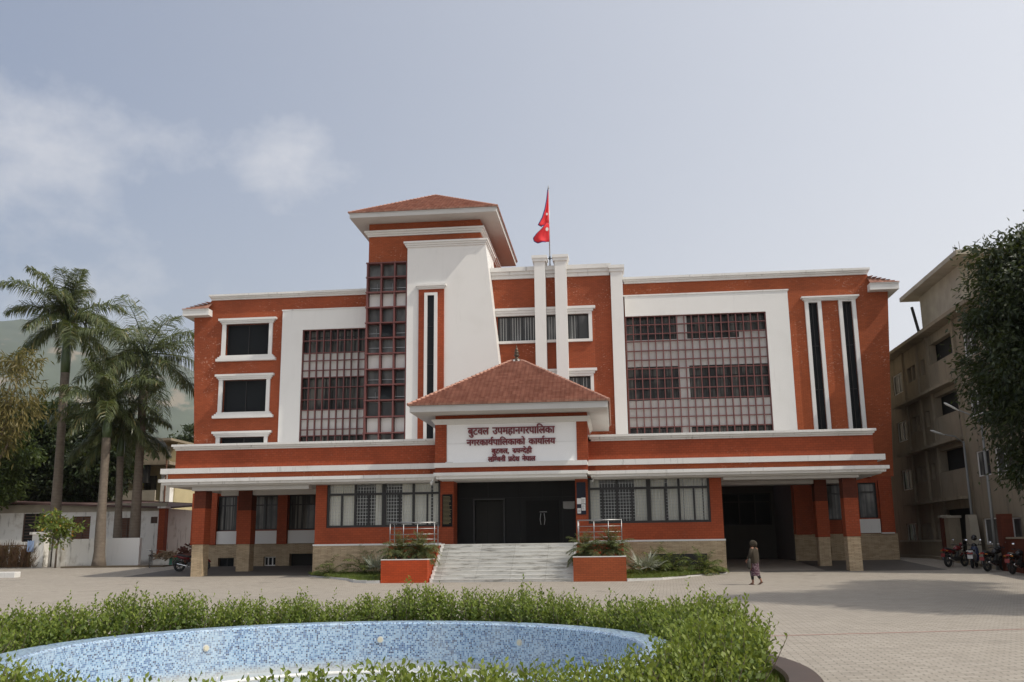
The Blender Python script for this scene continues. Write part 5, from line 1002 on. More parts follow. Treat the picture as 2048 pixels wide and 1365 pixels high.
small_palm('feather_palm', 'feather palm in front of the basement vent, right bed', 'palm', (2.5, 45.1, .25), 16, 1.25, 78, 5, 1.7, 26, .035, .34, M['palm_bed'], 43, G_, .12, .05)
small_palm('feather_palm', 'feather palm close behind the fan palm, right bed', 'palm', (1.75, 45.6, .25), 13, 1.3, 80, 20, 1.6, 26, .035, .34, M['palm_bed'], 44, G_, .12, .05)
small_palm('feather_palm', 'light green feather palm at the right end of the right bed', 'palm', (4.0, 45.0, .25), 15, 1.2, 78, 5, 1.7, 26, .035, .34, M['palm_bed'], 45, G_, .12, .05)
M['fan'] = leaf_mat('silver_fan_leaf', (.26, .29, .24), (.40, .42, .34), None, .2)
def fan_palm(label, base, n, length, seed):
    rng = np.random.default_rng(seed); t = thing('fan_palm', label, 'palm', base, group='silvery fan palms in the lawn beds'); b = Vector(base); Ps, Ds, Ls, Ws = [], [], [], []; mb = MB()
    mb.tube([b-Vector((0, 0, .1)), b+Vector((0, 0, .15))], .06, 7)
    for i in range(n):
        az = i*2.4+rng.random(); el = math.radians(25+60*rng.random()); d = np.array([math.cos(az)*math.cos(el), math.sin(az)*math.cos(el), math.sin(el)]); c = np.array(b)+np.array([0, 0, .1])+d*length*.5
        mb.tube([b, Vector(c)], [.016, .01], 5); s = np.cross(d, [0, 0, 1.0]); s /= np.linalg.norm(s)
        for a in np.linspace(-1.9, 1.9, 20):
            Ps.append(c); Ds.append(d*math.cos(a)+s*math.sin(a)+rng.normal(size=3)*.04); Ls.append(length*.62*(1-.12*abs(a))); Ws.append(.042)
    mb.build('stalks', M['palm_bed'], t); strap_mesh('fans', np.array(Ps), np.array(Ds), np.array(Ls), np.array(Ws), M['fan'], t, rng, .1)
fan_palm('silvery fan palm next to the left planter', (-11.2, 44.6, .2), 8, 1.0, 51); fan_palm('silvery fan palm next to the right planter', (1.15, 43.8, .15), 11, 1.15, 52)
# ==================================================================== FLAG ON THE ROOF
FL = thing('flagpole', 'slim flagpole on the roof between two white pylons, national flag hanging from it', 'flagpole', (-3.31, 53.05, 17.4))
mb = MB(); mb.tube([(-3.31, 53.05, 17.42), (-3.31, 53.05, 22.2)], [.035, .022], 8); mb.lathe([(.09, 17.42), (.05, 17.5), (.03, 17.6)], (-3.31, 53.05), 10); mb.lathe([(.02, 22.15), (.06, 22.2), (.02, 22.28), (.03, 22.32), (.003, 22.42)], (-3.31, 53.05), 8)
mb.build('pole', M['steel'], FL, smooth=True)
mb = MB(); mb.tube([(-3.56, 53.05, 17.88), (-3.06, 53.05, 17.88)], .025, 6); mb.tube([(-3.31, 53.05, 17.8), (-3.31, 53.05, 18.0)], .05, 8); mb.build('bracket', M['alu'], FL)
M['flag'] = plain('crimson_cloth', (.62, .018, .025), .75, 0, .06, 4); M['flag_edge'] = plain('blue_border_cloth', (.02, .03, .16), .75, 0, .05)
def pennant(zs, outer, seed):
    """grid from the hoist to a hand-read free edge, with folds in depth"""
    n = len(zs); k = 12; V = []; rg = random.Random(seed)
    for i in range(n):
        for j in range(k+1):
            u = j/k; X = -3.31+(outer[i][0]+3.31)*u; Z = zs[i]+(outer[i][1]-zs[i])*u
            V.append((X, 53.02-.10*math.sin(u*7.5+i*.35+seed)*u**.5-.25*u, Z))
    F_ = [(i*(k+1)+j, i*(k+1)+j+1, (i+1)*(k+1)+j+1, (i+1)*(k+1)+j) for i in range(n-1) for j in range(k)]
    return V, F_, k
cloth = MB(); edge = MB()
for zs, outer, sd in (([22.05, 21.6, 21.1, 20.7, 20.35, 20.05], [(-3.33, 22.0), (-3.40, 21.4), (-3.52, 20.8), (-3.68, 20.3), (-3.93, 19.85), (-3.75, 19.75)], 0),
                      ([20.0, 19.75, 19.5, 19.25, 19.05, 18.9], [(-3.44, 19.98), (-3.75, 19.62), (-4.05, 19.35), (-4.24, 19.1), (-4.20, 18.92), (-4.0, 18.80)], 2)):
    V, F_, k = pennant(zs, outer, sd); cloth.add(V, F_)
    n = len(zs); rim = [V[i*(k+1)+k] for i in range(n)]+[V[(n-1)*(k+1)+j] for j in range(k-1, 3, -1)]
    edge.tube(rim, .03, 5)
fl = cloth.build('flag', M['flag'], FL, smooth=True); sm = fl.modifiers.new('thickness', 'SOLIDIFY'); sm.thickness = .012
edge.build('border', M['flag_edge'], fl)
mb = MB()
for (c, r, n) in (((-3.43, 19.62), .14, 12), ((-3.42, 20.55), .10, 10)):
    pts = [(c[0]+(r if i % 2 else r*.62)*math.cos(math.pi*i/n)*.75, c[1]+(r if i % 2 else r*.62)*math.sin(math.pi*i/n)) for i in range(2*n)]; mb.prism(pts, 52.86, 52.875)
mb.build('emblem', plain('white_cloth', (.8, .8, .8), .8, 0, .03), fl)

# ==================================================================== RIGHT: UNFINISHED CONCRETE BLOCK
CB = thing('concrete_building', 'unfinished bare concrete block with loggias standing to the right of the town hall', 'building', (18, 48, .5))
def concrete_mat():
    t = NT('stained_concrete'); o = t.coord(); s = t.noise(t.n('ShaderNodeMapping', {'Vector': o, 'Scale': (2, 2, .25)}).outputs[0], 1.2, 6, .65)
    c = t.mix(t.noise(o, .7, 6, .6), (.19, .155, .11, 1), (.34, .285, .205, 1)); c = t.mix(t.math('MULTIPLY', t.ramp(s, .5, .75), .6), c, (.085, .07, .055, 1))
    t.bump(t.noise(o, 9, 6), .3, .02); return t.fin(c, .9, spec=.2)
M['concrete'] = concrete_mat(); M['concrete_pale'] = plain('pale_plaster', (.36, .32, .25), .9, 0, .3, 1.5)
XB, Y0, Y1 = 18.0, 43.0, 67.0
LV = [.5, 3.78, 6.78, 9.78, 12.95]
holes = []
for k in range(4):
    z = LV[k]
    holes += [(60.45, 62.6, z+.85, z+2.1), (59.45, 58.65, z+1.15, z+2.05), (58.5, 57.7, z+1.15, z+2.05), (56.75, 56.15, z+1.15, z+2.05), (51.2, 55.0, z+1.45, z+2.6), (48.15, 49.85, z+.85, z+2.1), (45.4, 47.5, z+.75, z+2.05)]
holes = [(min(a, b), max(a, b), c, d) for a, b, c, d in holes]
holes[4] = (51.2, 55.6, .6, 3.2)
mb = MB(); tmp = MB(); holed(tmp, Y0, Y1, .3, 12.9, holes, 0, .35)
mb.add([(XB+v[1], v[0], v[2]) for v in tmp.v], tmp.f)
mb.quad((XB, Y0, .3), (XB+14, Y0, .3), (XB+14, Y0, 12.9), (XB, Y0, 12.9)); mb.quad((XB, Y1, .3), (XB+14, Y1, .3), (XB+14, Y1, 12.9), (XB, Y1, 12.9)); mb.quad((XB+14, Y0, .3), (XB+14, Y1, .3), (XB+14, Y1, 12.9), (XB+14, Y0, 12.9))
mb.build('wall', M['concrete'], CB)
for k in range(1, 4):
    MB().box(XB-.55, XB+.3, 50.9, 61.4, LV[k]-.16, LV[k]-.001).build('floor_ledge', M['concrete'], CB)
    MB().box(XB-.12, XB-.002, 51.05, 55.15, LV[k], LV[k]+1.42).build('loggia_parapet', M['concrete'], CB)
for y in (50.95, 55.25, 57.3, 60.0): MB().box(XB-.14, XB-.003, y-.14, y+.14, .4, 12.88).build('column', M['concrete'], CB)
MB().box(XB-.7, XB+14.4, Y0-.5, Y1+.5, 12.91, 13.10).build('roof_slab', M['concrete'], CB)
MB().box(XB+.5, XB+10, Y0+.3, Y1-.3, .4, 12.8).build('dark_core', M['dark_in'], CB)
for i, (a, b, c, d) in enumerate(holes):
    if i % 7 in (0, 5, 6):
        f_ = MB(); w = .06
        for p, q, r, s in ((a, b, c, c+w), (a, b, d-w, d)): f_.box(XB+.06, XB+.14, p, q, r, s)
        for p in (a, b-w, (a+b-w)/2): f_.box(XB+.062, XB+.138, p, p+w, c+w, d-w)
        wd = f_.build('window', M['white_trim'], CB); MB().quad((XB+.1, a, c), (XB+.1, b, c), (XB+.1, b, d), (XB+.1, a, d)).build('pane', M['pane'], wd)
# stair head
MB().box(XB+.1, XB+7, 49.5, 56.1, 13.1, 15.5).build('stair_head', M['concrete_pale'], CB)
MB().box(XB-.7, XB+7.6, 47.5, 57.2, 15.5, 15.74).build('stair_head_roof', M['concrete_pale'], CB)
MB().box(XB+.2, XB+1.1, 49.9, 51.3, 15.72, 16.45).build('roof_upstand', M['concrete_pale'], CB)
MB().box(XB+.2, XB+.9, 55.6, 56.6, 15.72, 16.0).build('roof_upstand', M['concrete_pale'], CB); MB().box(XB+.2, XB+.9, 59.6, 60.6, 13.1, 13.7).build('roof_upstand', M['concrete_pale'], CB)
mb = MB(); mb.tube([(XB+.0, 56.3, 13.1), (XB-.1, 57.0, 15.1)], .09, 8); mb.build('drain_pipe', M['alu'], CB)
mb = MB()
for y in (50.2, 50.8, 51.1): mb.tube([(XB+.5, y, 16.4), (XB+.5, y+.05, 17.0)], .012, 5)
mb.build('starter_bars', M['bronze'], CB)
# boundary posts and low walls in front of it
GPG = 'gate posts before the concrete block'
def gate_post(name, label, x, y, w, z, mat, cap=True):
    t = thing(name, label, 'post', (x, y, gz(y))); mb = MB(); mb.box(x-w/2, x+w/2, y-w/2, y+w/2, gz(y)-.1, z); mb.build('shaft', mat, t)
    if cap: mb = MB(); mb.box(x-w/2-.06, x+w/2+.06, y-w/2-.06, y+w/2+.06, z, z+.12); mb.build('cap', M['concrete_pale'], t)
gate_post('gate_post', 'red gate post with pale cap behind the left motorcycle', 17.4, 53.6, .4, 2.75, M['red_dark']); gate_post('gate_post', 'grey plastered gate post next to the red one', 17.4, 52.5, .6, 2.7, M['concrete'])  # post colours darkened to carry the shade they stand in
gate_post('gate_post', 'tall red gate post at the right end behind the motorcycles', 17.3, 45.4, .5, 2.7, M['red_dark'], False)  # shade put into the darker red here too
t = thing('boundary_wall', 'low red boundary wall behind the parked motorcycles', 'wall', (17.3, 44, .3)); MB().box(17.2, 17.4, 40.0, 45.1, .0, 1.6).build('wall', M['red_dark'], t); MB().box(17.15, 17.45, 40.0, 45.1, 1.6, 1.68).build('coping', M['concrete'], t)
t = thing('boundary_wall', 'grey plastered boundary wall far behind the motorcycles', 'wall', (17.5, 56, .5)); MB().box(17.4, 17.6, 53.9, 62, .3, 1.5).build('wall', M['concrete'], t); MB().box(17.35, 17.65, 53.9, 62, 1.5, 1.6).build('coping', M['concrete_pale'], t)
t = thing('concrete_buttress', 'pale tapering concrete buttress beside the lamp post', 'buttress', (17.5, 50.2, .4)); MB().prismx([(49.6, .3), (50.75, .3), (50.35, 2.8), (49.95, 2.8)], 17.35, 17.75).build('shaft', M['concrete_pale'], t)
tag(MB().prismx([(46.0, .1), (66, .2), (66, .74), (55, .74), (46.0, .38)], 17.05, 17.98).build('pavement', M['concrete']), kind='structure')
# lamp posts
M['galv'] = plain('galvanised_steel', (.20, .20, .19), .6, .4, .15)
def lamp(label, x, y, lean, zt, arm):
    t = thing('street_lamp', label, 'street lamp', (x, y, gz(y)), group='street lamps by the concrete block'); b = Vector((x, y, gz(y))); top = Vector((x+lean, y, zt))
    MB().tube([b, b.lerp(top, .35), top], [.085, .075, .05], 10).build('pole', M['galv'], t, smooth=True)
    mb = MB(); e = top+Vector(arm); mb.tube([top-Vector((0, 0, .1)), top+Vector(arm)*.4+Vector((0, 0, .1)), e], [.04, .035, .03], 8); mb.build('arm', M['galv'], t, smooth=True)
    mb = MB(); d = Vector(arm).normalized(); mb.tube([e-d*.1, e+d*.12, e+d*.5, e+d*.62], [.05, .10, .11, .05], 10, True, .45); h = mb.build('lamp_head', plain('pale_lamp_housing', (.55, .55, .53), .4), t, smooth=True)
lamp('nearer street lamp with its head over the taller arm, by the right tree', 17.0, 46, .02, 6.9, (-1.0, .1, .65)); lamp('farther, lower street lamp in front of the concrete block loggias', 17.75, 50.6, .0, 6.5, (-.95, .1, .38))

# ==================================================================== MOTORCYCLES
M['rubber'] = plain('tyre_rubber', (.018, .018, .018), .85); M['chrome'] = plain('chrome', (.6, .6, .6), .15, 1, .05); M['eng'] = plain('engine_grey', (.06, .06, .06), .5, .6)
M['seat'] = plain('seat_vinyl', (.02, .02, .022), .6); M['moto_red'] = plain('red_body_paint', (.13, .008, .010), .25); M['moto_black'] = plain('black_body_paint', (.014, .014, .016), .25); M['scoot_grey'] = plain('silver_body_paint', (.34, .35, .37), .3, .3); M['scoot_blue'] = plain('dark_blue_body_paint', (.02, .03, .08), .3)
M['tail'] = plain('tail_lens', (.22, .006, .008), .2); M['plate'] = plain('pale_plate', (.6, .58, .55), .5); M['plate_red'] = plain('red_plate', (.22, .03, .03), .5); M['mirror'] = plain('mirror_glass', (.9, .92, .95), .03, 1, .01)
def wheel(t, y, R, w=.055):
    mb = MB(); mb.torus((0, y, R), R-w, w, 'x', 28, 8); wh = mb.build('wheel', M['rubber'], t, smooth=True)
    mb = MB(); mb.torus((0, y, R), R-2*w+.005, .014, 'x', 28, 6); mb.tube([(-.06, y, R), (.06, y, R)], .05, 10)
    for i in range(5):
        a = 2*math.pi*i/5; mb.bar((0, y, R), (0, y+(R-2*w)*math.cos(a), R+(R-2*w)*math.sin(a)), .028)
    mb.build('rim', M['eng'], wh)
def motorcycle(label, body, loc, rz, group):
    t = thing('motorcycle', label, 'motorcycle', loc, rz, group)
    wheel(t, .66, .30); wheel(t, -.62, .30, .062)
    mb = MB()
    for s in (-.07, .07): mb.tube([(s, .66, .30), (s, .50, .72), (s*1.0, .42, .95)], .024, 8)
    mb.build('fork', M['chrome'], t, smooth=True)
    mb = MB(); mb.tube([(0, .42, .9), (0, .1, .55), (0, -.25, .42), (0, -.3, .7), (0, .3, .82)], .03, 6); mb.tube([(-.09, -.62, .30), (-.09, -.2, .38)], .022, 6); mb.tube([(.09, -.62, .30), (.09, -.2, .38)], .022, 6); mb.tube([(-.11, -.6, .34), (-.12, -.45, .66)], .026, 6); mb.tube([(.11, -.6, .34), (.12, -.45, .66)], .026, 6); mb.build('frame', M['eng'], t)
    mb = MB(); mb.box(-.13, .13, -.2, .18, .26, .48); mb.tube([(0, .05, .45), (0, .16, .68)], .085, 10)
    for i in range(5): mb.box(-.11, .11, .02+i*.02, .17+i*.012, .50+i*.03, .512+i*.03)
    mb.build('engine', M['eng'], t)
    mb = MB(); mb.tube([(0, .44, .80), (0, .34, .87), (0, .12, .86), (0, -.08, .78)], [.06, .15, .155, .07], 12, True, .8); mb.build('fuel_tank', body, t, smooth=True)
    mb = MB(); mb.tube([(0, -.02, .78), (0, -.25, .77), (0, -.5, .83), (0, -.78, .88)], [.10, .13, .12, .07], 10, True, .5); mb.build('saddle', M['seat'], t, smooth=True)
    mb = MB(); mb.tube([(0, -.15, .68), (0, -.5, .72), (0, -.86, .83)], [.13, .12, .05], 8, True, .8); mb.build('tail_fairing', body, t, smooth=True)
    mb = MB(); mb.box(-.07, .07, -.93, -.87, .76, .83); mb.build('tail_light', M['tail'], t)
    mb = MB(); mb.torus((0, -.62, .30), .36, .05, 'x', 10, 6, (math.radians(75), math.radians(175))); mb.build('rear_mudguard', M['moto_black'], t); MB().box(-.10, .10, -.985, -.97, .48, .64).build('number_plate', M['plate_red'], t)
    mb = MB(); mb.torus((0, .66, .30), .34, .045, 'x', 10, 6, (math.radians(30), math.radians(140))); mb.build('front_mudguard', body, t)
    mb = MB(); mb.tube([(-.36, .28, 1.02), (-.2, .36, 1.03), (0, .42, .98), (.2, .36, 1.03), (.36, .28, 1.02)], .016, 8); mb.tube([(-.37, .27, 1.02), (-.25, .335, 1.027)], .024, 8); mb.tube([(.37, .27, 1.02), (.25, .335, 1.027)], .024, 8); mb.build('handlebar', M['moto_black'], t, smooth=True)
    for s in (-1, 1):
        mb = MB(); mb.tube([(s*.22, .35, 1.03), (s*.30, .38, 1.22)], .008, 6); mb.ball((s*.33, .40, 1.25), (.075, .02, .045)); m = mb.build('mirror', M['moto_black'], t, smooth=True)
        mb = MB(); mb.ball((s*.33, .383, 1.25), (.066, .012, .038)); mb.build('mirror_glass', M['mirror'], m, smooth=True)
        MB().tube([(s*.09, -.82, .76), (s*.19, -.84, .76)], .022, 6).build('indicator', plain('amber_lens', (.5, .18, .02), .3), t)
    mb = MB(); mb.ball((0, .53, .90), (.10, .08, .11)); mb.build('headlight', M['chrome'], t, smooth=True); mb = MB(); mb.tube([(0, .47, .98), (0, .50, 1.12)], [.1, .06], 8, True, .5); mb.build('cowl', body, t, smooth=True)
    mb = MB(); mb.tube([(.13, .1, .30), (.15, -.2, .26), (.16, -.75, .42)], [.02, .03, .045], 8); mb.build('exhaust', M['chrome'], t, smooth=True)
    mb = MB(); mb.tube([(-.08, -.05, .28), (-.22, .02, .02)], .012, 6); mb.build('kickstand', M['eng'], t)
    return t
def scooter(label, loc, rz, group):
    t = thing('motor_scooter', label, 'scooter', loc, rz, group); wheel(t, .58, .23, .05); wheel(t, -.55, .23, .055)
    mb = MB(); mb.tube([(0, -.05, .42), (0, -.3, .55), (0, -.6, .66), (0, -.85, .72)], [.14, .20, .18, .09], 12, True, .85); mb.build('rear_body', M['scoot_grey'], t, smooth=True)
    mb = MB(); mb.tube([(0, .02, .74), (0, -.25, .78), (0, -.6, .82), (0, -.78, .83)], [.08, .15, .13, .06], 10, True, .5); mb.build('saddle', M['seat'], t, smooth=True)
    mb = MB(); mb.box(-.17, .17, -.08, .34, .27, .33); mb.build('footboard', M['moto_black'], t); mb = MB(); mb.tube([(0, .36, .3), (0, .44, .6), (0, .46, .9), (0, .43, 1.0)], [.17, .20, .16, .1], 10, True, .45); mb.build('front_apron', M['scoot_blue'], t, smooth=True)
    mb = MB(); mb.box(-.12, .12, -.93, -.86, .64, .72); mb.build('tail_light', M['tail'], t); MB().box(-.11, .11, -.96, -.945, .44, .60).build('number_plate', M['plate'], t)
    mb = MB(); mb.torus((0, .58, .23), .27, .06, 'x', 10, 6, (math.radians(20), math.radians(150))); mb.build('front_mudguard', M['scoot_blue'], t)
    mb = MB(); mb.tube([(-.33, .36, 1.05), (0, .44, 1.04), (.33, .36, 1.05)], .02, 8); mb.ball((0, .47, 1.03), (.13, .1, .1)); mb.build('handlebar', M['moto_black'], t, smooth=True)
    for s in (-1, 1):
        mb = MB(); mb.tube([(s*.2, .4, 1.06), (s*.28, .42, 1.24)], .008, 6); mb.ball((s*.3, .43, 1.27), (.07, .02, .045)); m = mb.build('mirror', M['moto_black'], t, smooth=True); mb = MB(); mb.ball((s*.3, .414, 1.27), (.062, .012, .038)); mb.build('mirror_glass', M['mirror'], m, smooth=True)
    mb = MB(); mb.tube([(.15, -.2, .25), (.17, -.7, .33)], [.03, .05], 8); mb.tube([(0, -.55, .23), (0, -.1, .35)], .06, 8); mb.build('exhaust', M['eng'], t, smooth=True)
    mb = MB(); mb.tube([(.12, -.85, .74), (.14, -.95, .78), (-.14, -.95, .78), (-.12, -.85, .74)], .014, 6); mb.build('grab_rail', M['chrome'], t); return t
GM = 'two-wheelers parked by the concrete block'
GZ = lambda y: gz(y)
motorcycle('dark red motorcycle leftmost in the row by the concrete block', M['moto_red'], (16.0, 48.3, gz(48.3)), math.radians(-52), GM)
scooter('silver and blue scooter with pale number plate parked among motorcycles', (16.5, 47.4, gz(47.4)), math.radians(-28), GM)
m0 = motorcycle('black motorcycle with red tail parked right of the scooter', M['moto_black'], (16.6, 45.2, gz(45.2)), math.radians(-50), GM)
dup(m0, (16.95, 43.5, gz(43.5)), math.radians(-47), 'black motorcycle parked rightmost at the photo edge, partly cut off', GM)
motorcycle('red and black motorcycle half hidden behind the left porch pillar', M['moto_red'], (-22.7, 50.2, gz(50.2)), math.radians(-68), 'two-wheelers left of the porch')
def helmet(label, loc):
    x, y, z = loc; t = thing('helmet', label, 'helmet', loc); mb = MB(); mb.ball((x, y, z), (.13, .15, .14)); mb.build('shell', M['moto_black'], t, smooth=True); mb = MB(); mb.torus((x, y, z-.03), .125, .018, 'z', 18, 6); mb.build('visor_rim', M['eng'], t, smooth=True)
helmet('black helmet resting on the scooter mirror', (16.73, 47.75, gz(47.4)+1.38))
# ==================================================================== PERSON
def person():
    px, py = 5.25, 38.3; t = thing('person', 'person in a brown hooded shawl and flowered skirt walking away across the plaza', 'person', (px, py, 0), math.radians(48))
    # modelled facing +Y, then turned
    def skin(name, verts, edges, radii, mat, sub=2):
        me = bpy.data.meshes.new(name); me.from_pydata(verts, edges, []); o = link_mesh(name, me, mat, t)
        md = o.modifiers.new('skin', 'SKIN'); me.skin_vertices.new() if not me.skin_vertices else None
        for i, r in enumerate(radii): me.skin_vertices[0].data[i].radius = (r, r) if not isinstance(r, tuple) else r
        me.skin_vertices[0].data[0].use_root = True; md.use_smooth_shade = True
        sb = o.modifiers.new('sub', 'SUBSURF'); sb.levels = sb.render_levels = sub
        dg = bpy.context.evaluated_depsgraph_get(); m2 = bpy.data.meshes.new_from_object(o.evaluated_get(dg), depsgraph=dg); o.modifiers.clear(); o.data = m2
        m2.polygons.foreach_set('use_smooth', [True]*len(m2.polygons)); return o
    sk = plain('skin', (.24, .11, .065), .55)
    v = [(0, 0, .90), (0, .01, 1.05), (0, .0, 1.22), (0, .01, 1.34), (0, .03, 1.42), (0, .045, 1.52),
         (-.09, .0, .86), (-.085, .10, .50), (-.085, .07, .12), (-.085, .08, .04), (-.085, .20, .025),
         (.09, -.02, .86), (.09, .04, .50), (.09, -.16, .20), (.09, -.20, .11), (.09, -.09, .03),
         (-.17, .0, 1.33), (-.22, .02, 1.10), (-.20, .16, .95), (-.19, .21, .92),
         (.17, .0, 1.33), (.23, .04, 1.10), (.16, .22, 1.04), (.12, .27, 1.05)]
    e = [(0, 1), (1, 2), (2, 3), (3, 4), (4, 5), (0, 6), (6, 7), (7, 8), (8, 9), (9, 10), (0, 11), (11, 12), (12, 13), (13, 14), (14, 15), (3, 16), (16, 17), (17, 18), (18, 19), (3, 20), (20, 21), (21, 22), (22, 23)]
    r = [.14, .12, .13, .12, .055, .085, .085, .06, .038, .04, .028, .085, .06, .038, .04, .026, .06, .045, .033, .03, .06, .045, .033, .03]
    skin('body', v, e, r, sk)
    # hands: palm with five fingers
    mbh = MB()
    for hx, hy, hz, s in ((-.19, .23, .91, 1), (.10, .29, 1.05, -1)):
        mbh.ball((hx, hy, hz-.02), (.022, .038, .045), 8, 6)
        for i in range(4): mbh.tube([(hx, hy-.025+i*.017, hz-.05), (hx+s*.008, hy-.024+i*.017, hz-.085+abs(i-1.5)*.006), (hx+s*.022, hy-.022+i*.017, hz-.105+abs(i-1.5)*.008)], [.009, .008, .006], 5)
        mbh.tube([(hx, hy+.035, hz-.01), (hx+s*.012, hy+.055, hz-.035), (hx+s*.02, hy+.055, hz-.06)], [.010, .009, .007], 5)
    mbh.build('hands', sk, t, smooth=True)
    # face details under the hood
    mb = MB(); mb.ball((0, .125, 1.515), (.014, .022, .02)); mb.ball((-.03, .118, 1.54), (.013, .008, .007)); mb.ball((.03, .118, 1.54), (.013, .008, .007)); mb.ball((0, .118, 1.475), (.024, .01, .008)); mb.build('face', sk, t, smooth=True)
    def shell(name, rings, mat, wob=.0, n=28, seed=1):
        rg = random.Random(seed); mb = MB(); ph = [rg.uniform(0, 6) for _ in range(4)]; V = []
        for (cx_, cy_, z, rx, ry) in rings:
            for j in range(n):
                a = 2*math.pi*j/n; q = 1+wob*(math.sin(5*a+ph[0]+z*3)+.6*math.sin(9*a+ph[1]))
                V.append((cx_+rx*q*math.cos(a), cy_+ry*q*math.sin(a), z))
        k = len(rings); F_ = [(i*n+j, i*n+(j+1) % n, (i+1)*n+(j+1) % n, (i+1)*n+j) for i in range(k-1) for j in range(n)]
        mb.add(V, F_); return mb.build(name, mat, t, smooth=True)
    tm = NT('flowered_cloth'); vo = tm.n('ShaderNodeTexVoronoi', {'Vector': tm.coord(), 'Scale': 26.0}); tm_c = tm.mix(tm.ramp(vo.outputs['Distance'], .25, .40), (.42, .34, .36, 1), (.06, .02, .035, 1)); tm.fin(tm_c, .85)
    shell('skirt', [(0, .0, .96, .155, .125), (0, .0, .86, .165, .14), (0, .0, .70, .165, .155), (0, .0, .52, .17, .165), (0, -.01, .40, .175, .175), (0, -.01, .33, .178, .18)], tm.m, .05, 36, 3)
    sh = plain('brown_shawl_cloth', (.035, .026, .015), .9, 0, .3, 6)
    mb = MB(); mb.tube([(-.15, .0, 1.35), (-.21, .02, 1.12), (-.195, .14, .98)], [.075, .075, .07], 12); mb.tube([(.15, .0, 1.35), (.22, .04, 1.12), (.165, .19, 1.05)], [.075, .075, .07], 12); mb.build('sleeves', sh, t, smooth=True)
    shell('shawl', [(-.01, .01, 1.38, .09, .085), (-.01, .0, 1.33, .17, .12), (-.01, .01, 1.22, .215, .155), (-.015, .02, 1.05, .225, .18), (-.02, .03, .90, .215, .19), (-.02, .03, .80, .205, .185)], sh, .045, 36, 5)
    # hood: open towards the face
    mb = MB(); n, k = 18, 10; V = []
    for i in range(k+1):
        el = math.radians(-62+152*i/k)
        for j in range(n+1):
            az = math.radians(90+62+(360-124)*j/n); rr = .128+.02*math.sin(3*az)
            V.append((rr*1.02*math.cos(el)*math.cos(az), .03+rr*1.15*math.cos(el)*math.sin(az)-.03*(1-i/k), 1.525+.15*math.sin(el)))
    mb.add(V, [(i*(n+1)+j, i*(n+1)+j+1, (i+1)*(n+1)+j+1, (i+1)*(n+1)+j) for i in range(k) for j in range(n)]); ho = mb.build('hood', sh, t, smooth=True); so = ho.modifiers.new('cloth', 'SOLIDIFY'); so.thickness = .012
    lg = plain('black_leggings', (.015, .014, .014), .8)
    mb = MB(); mb.tube([(-.085, .10, .52), (-.085, .09, .34), (-.085, .075, .19)], [.075, .062, .05], 12); mb.tube([(.09, .03, .52), (.09, -.06, .36), (.09, -.14, .23)], [.075, .062, .05], 12); mb.build('leggings', lg, t, smooth=True)
    so_ = plain('brown_sandal', (.12, .055, .035), .7); mb = MB()
    mb.prismz([(-.125, .02), (-.05, .02), (-.045, .16), (-.06, .25), (-.11, .25), (-.13, .16)], .002, .022); mb.tube([(-.125, .13, .02), (-.085, .15, .07), (-.045, .13, .02)], .014, 6)
    a = [(.05, -.235, .085), (.13, -.235, .085), (.135, -.10, .008), (.12, -.02, .004), (.065, -.02, .004), (.045, -.10, .008)]; mb.add(a+[(x, y-.012, z+.018) for x, y, z in a], [(0, 1, 2, 3, 4, 5), (11, 10, 9, 8, 7, 6)]+[(i, (i+1) % 6, (i+1) % 6+6, i+6) for i in range(6)])
    mb.build('sandals', so_, t)
    bg_ = plain('dark_bag', (.03, .028, .022), .8); b = thing('shoulder_bag', 'dark bag hanging at the side of the walking person', 'bag', (px, py, 0), math.radians(48)); mb = MB(); mb.tube([(-.27, .03, .98), (-.29, .05, .86), (-.29, .05, .64), (-.28, .05, .58)], [.05, .09, .10, .05], 12, True, .6); mb.build('sack', bg_, b, smooth=True); mb = MB(); mb.tube([(-.16, .0, 1.38), (-.245, .02, 1.2), (-.27, .04, .97)], .012, 6); mb.build('strap', bg_, b)
person()

# ==================================================================== LEFT: WALL, SHED, GATE, BICYCLE
def stained_wall():
    t = NT('stained_white_wall'); o = t.coord(); x = t.n('ShaderNodeSeparateXYZ', {0: o}).outputs[2]; nz_ = t.noise(o, .9, 7, .65); st = t.noise(t.n('ShaderNodeMapping', {'Vector': o, 'Scale': (3, 3, .5)}).outputs[0], 1, 6, .65)
    c = t.mix(t.ramp(nz_, .50, .72), (.80, .78, .73, 1), (.56, .52, .45, 1)); c = t.mix(t.math('MULTIPLY', t.ramp(st, .56, .70), .7), c, (.12, .105, .085, 1))
    low = t.math('SUBTRACT', 1.0, t.ramp(t.math('ADD', x, t.math('MULTIPLY', nz_, .9)), .35, .85)); c = t.mix(t.math('MULTIPLY', low, .7), c, (.13, .10, .07, 1)); return t.fin(c, .85, spec=.2)
M['wall_st'] = stained_wall()
CWL = thing('compound_wall', 'stained white compound wall with a step, behind the front royal palm', 'wall', (-31, 56.5, .5))
MB().box(-34.6, -31.0, 56.6, 56.85, .2, 2.26).build('wall', M['wall_st'], CWL); MB().box(-31.0, -28.95, 56.5, 56.8, .2, 2.29).build('wall', M['white'], CWL)
t = thing('compound_wall', 'low pale wall with firewood on it, left of the porch', 'wall', (-26.4, 58, .5)); MB().box(-28.9, -26.9, 58, 58.3, .3, 1.1).build('wall', M['wall_st'], t)
GP = thing('gate_pillar', 'stained white gate pillar next to the rusty gate', 'pillar', (-34.9, 55.9, .5)); MB().box(-35.3, -34.5, 55.5, 56.3, .2, 2.55).build('shaft', M['wall_st'], GP); MB().box(-35.42, -34.38, 55.38, 56.42, 2.55, 2.70).build('cap', M['wall_st'], GP)
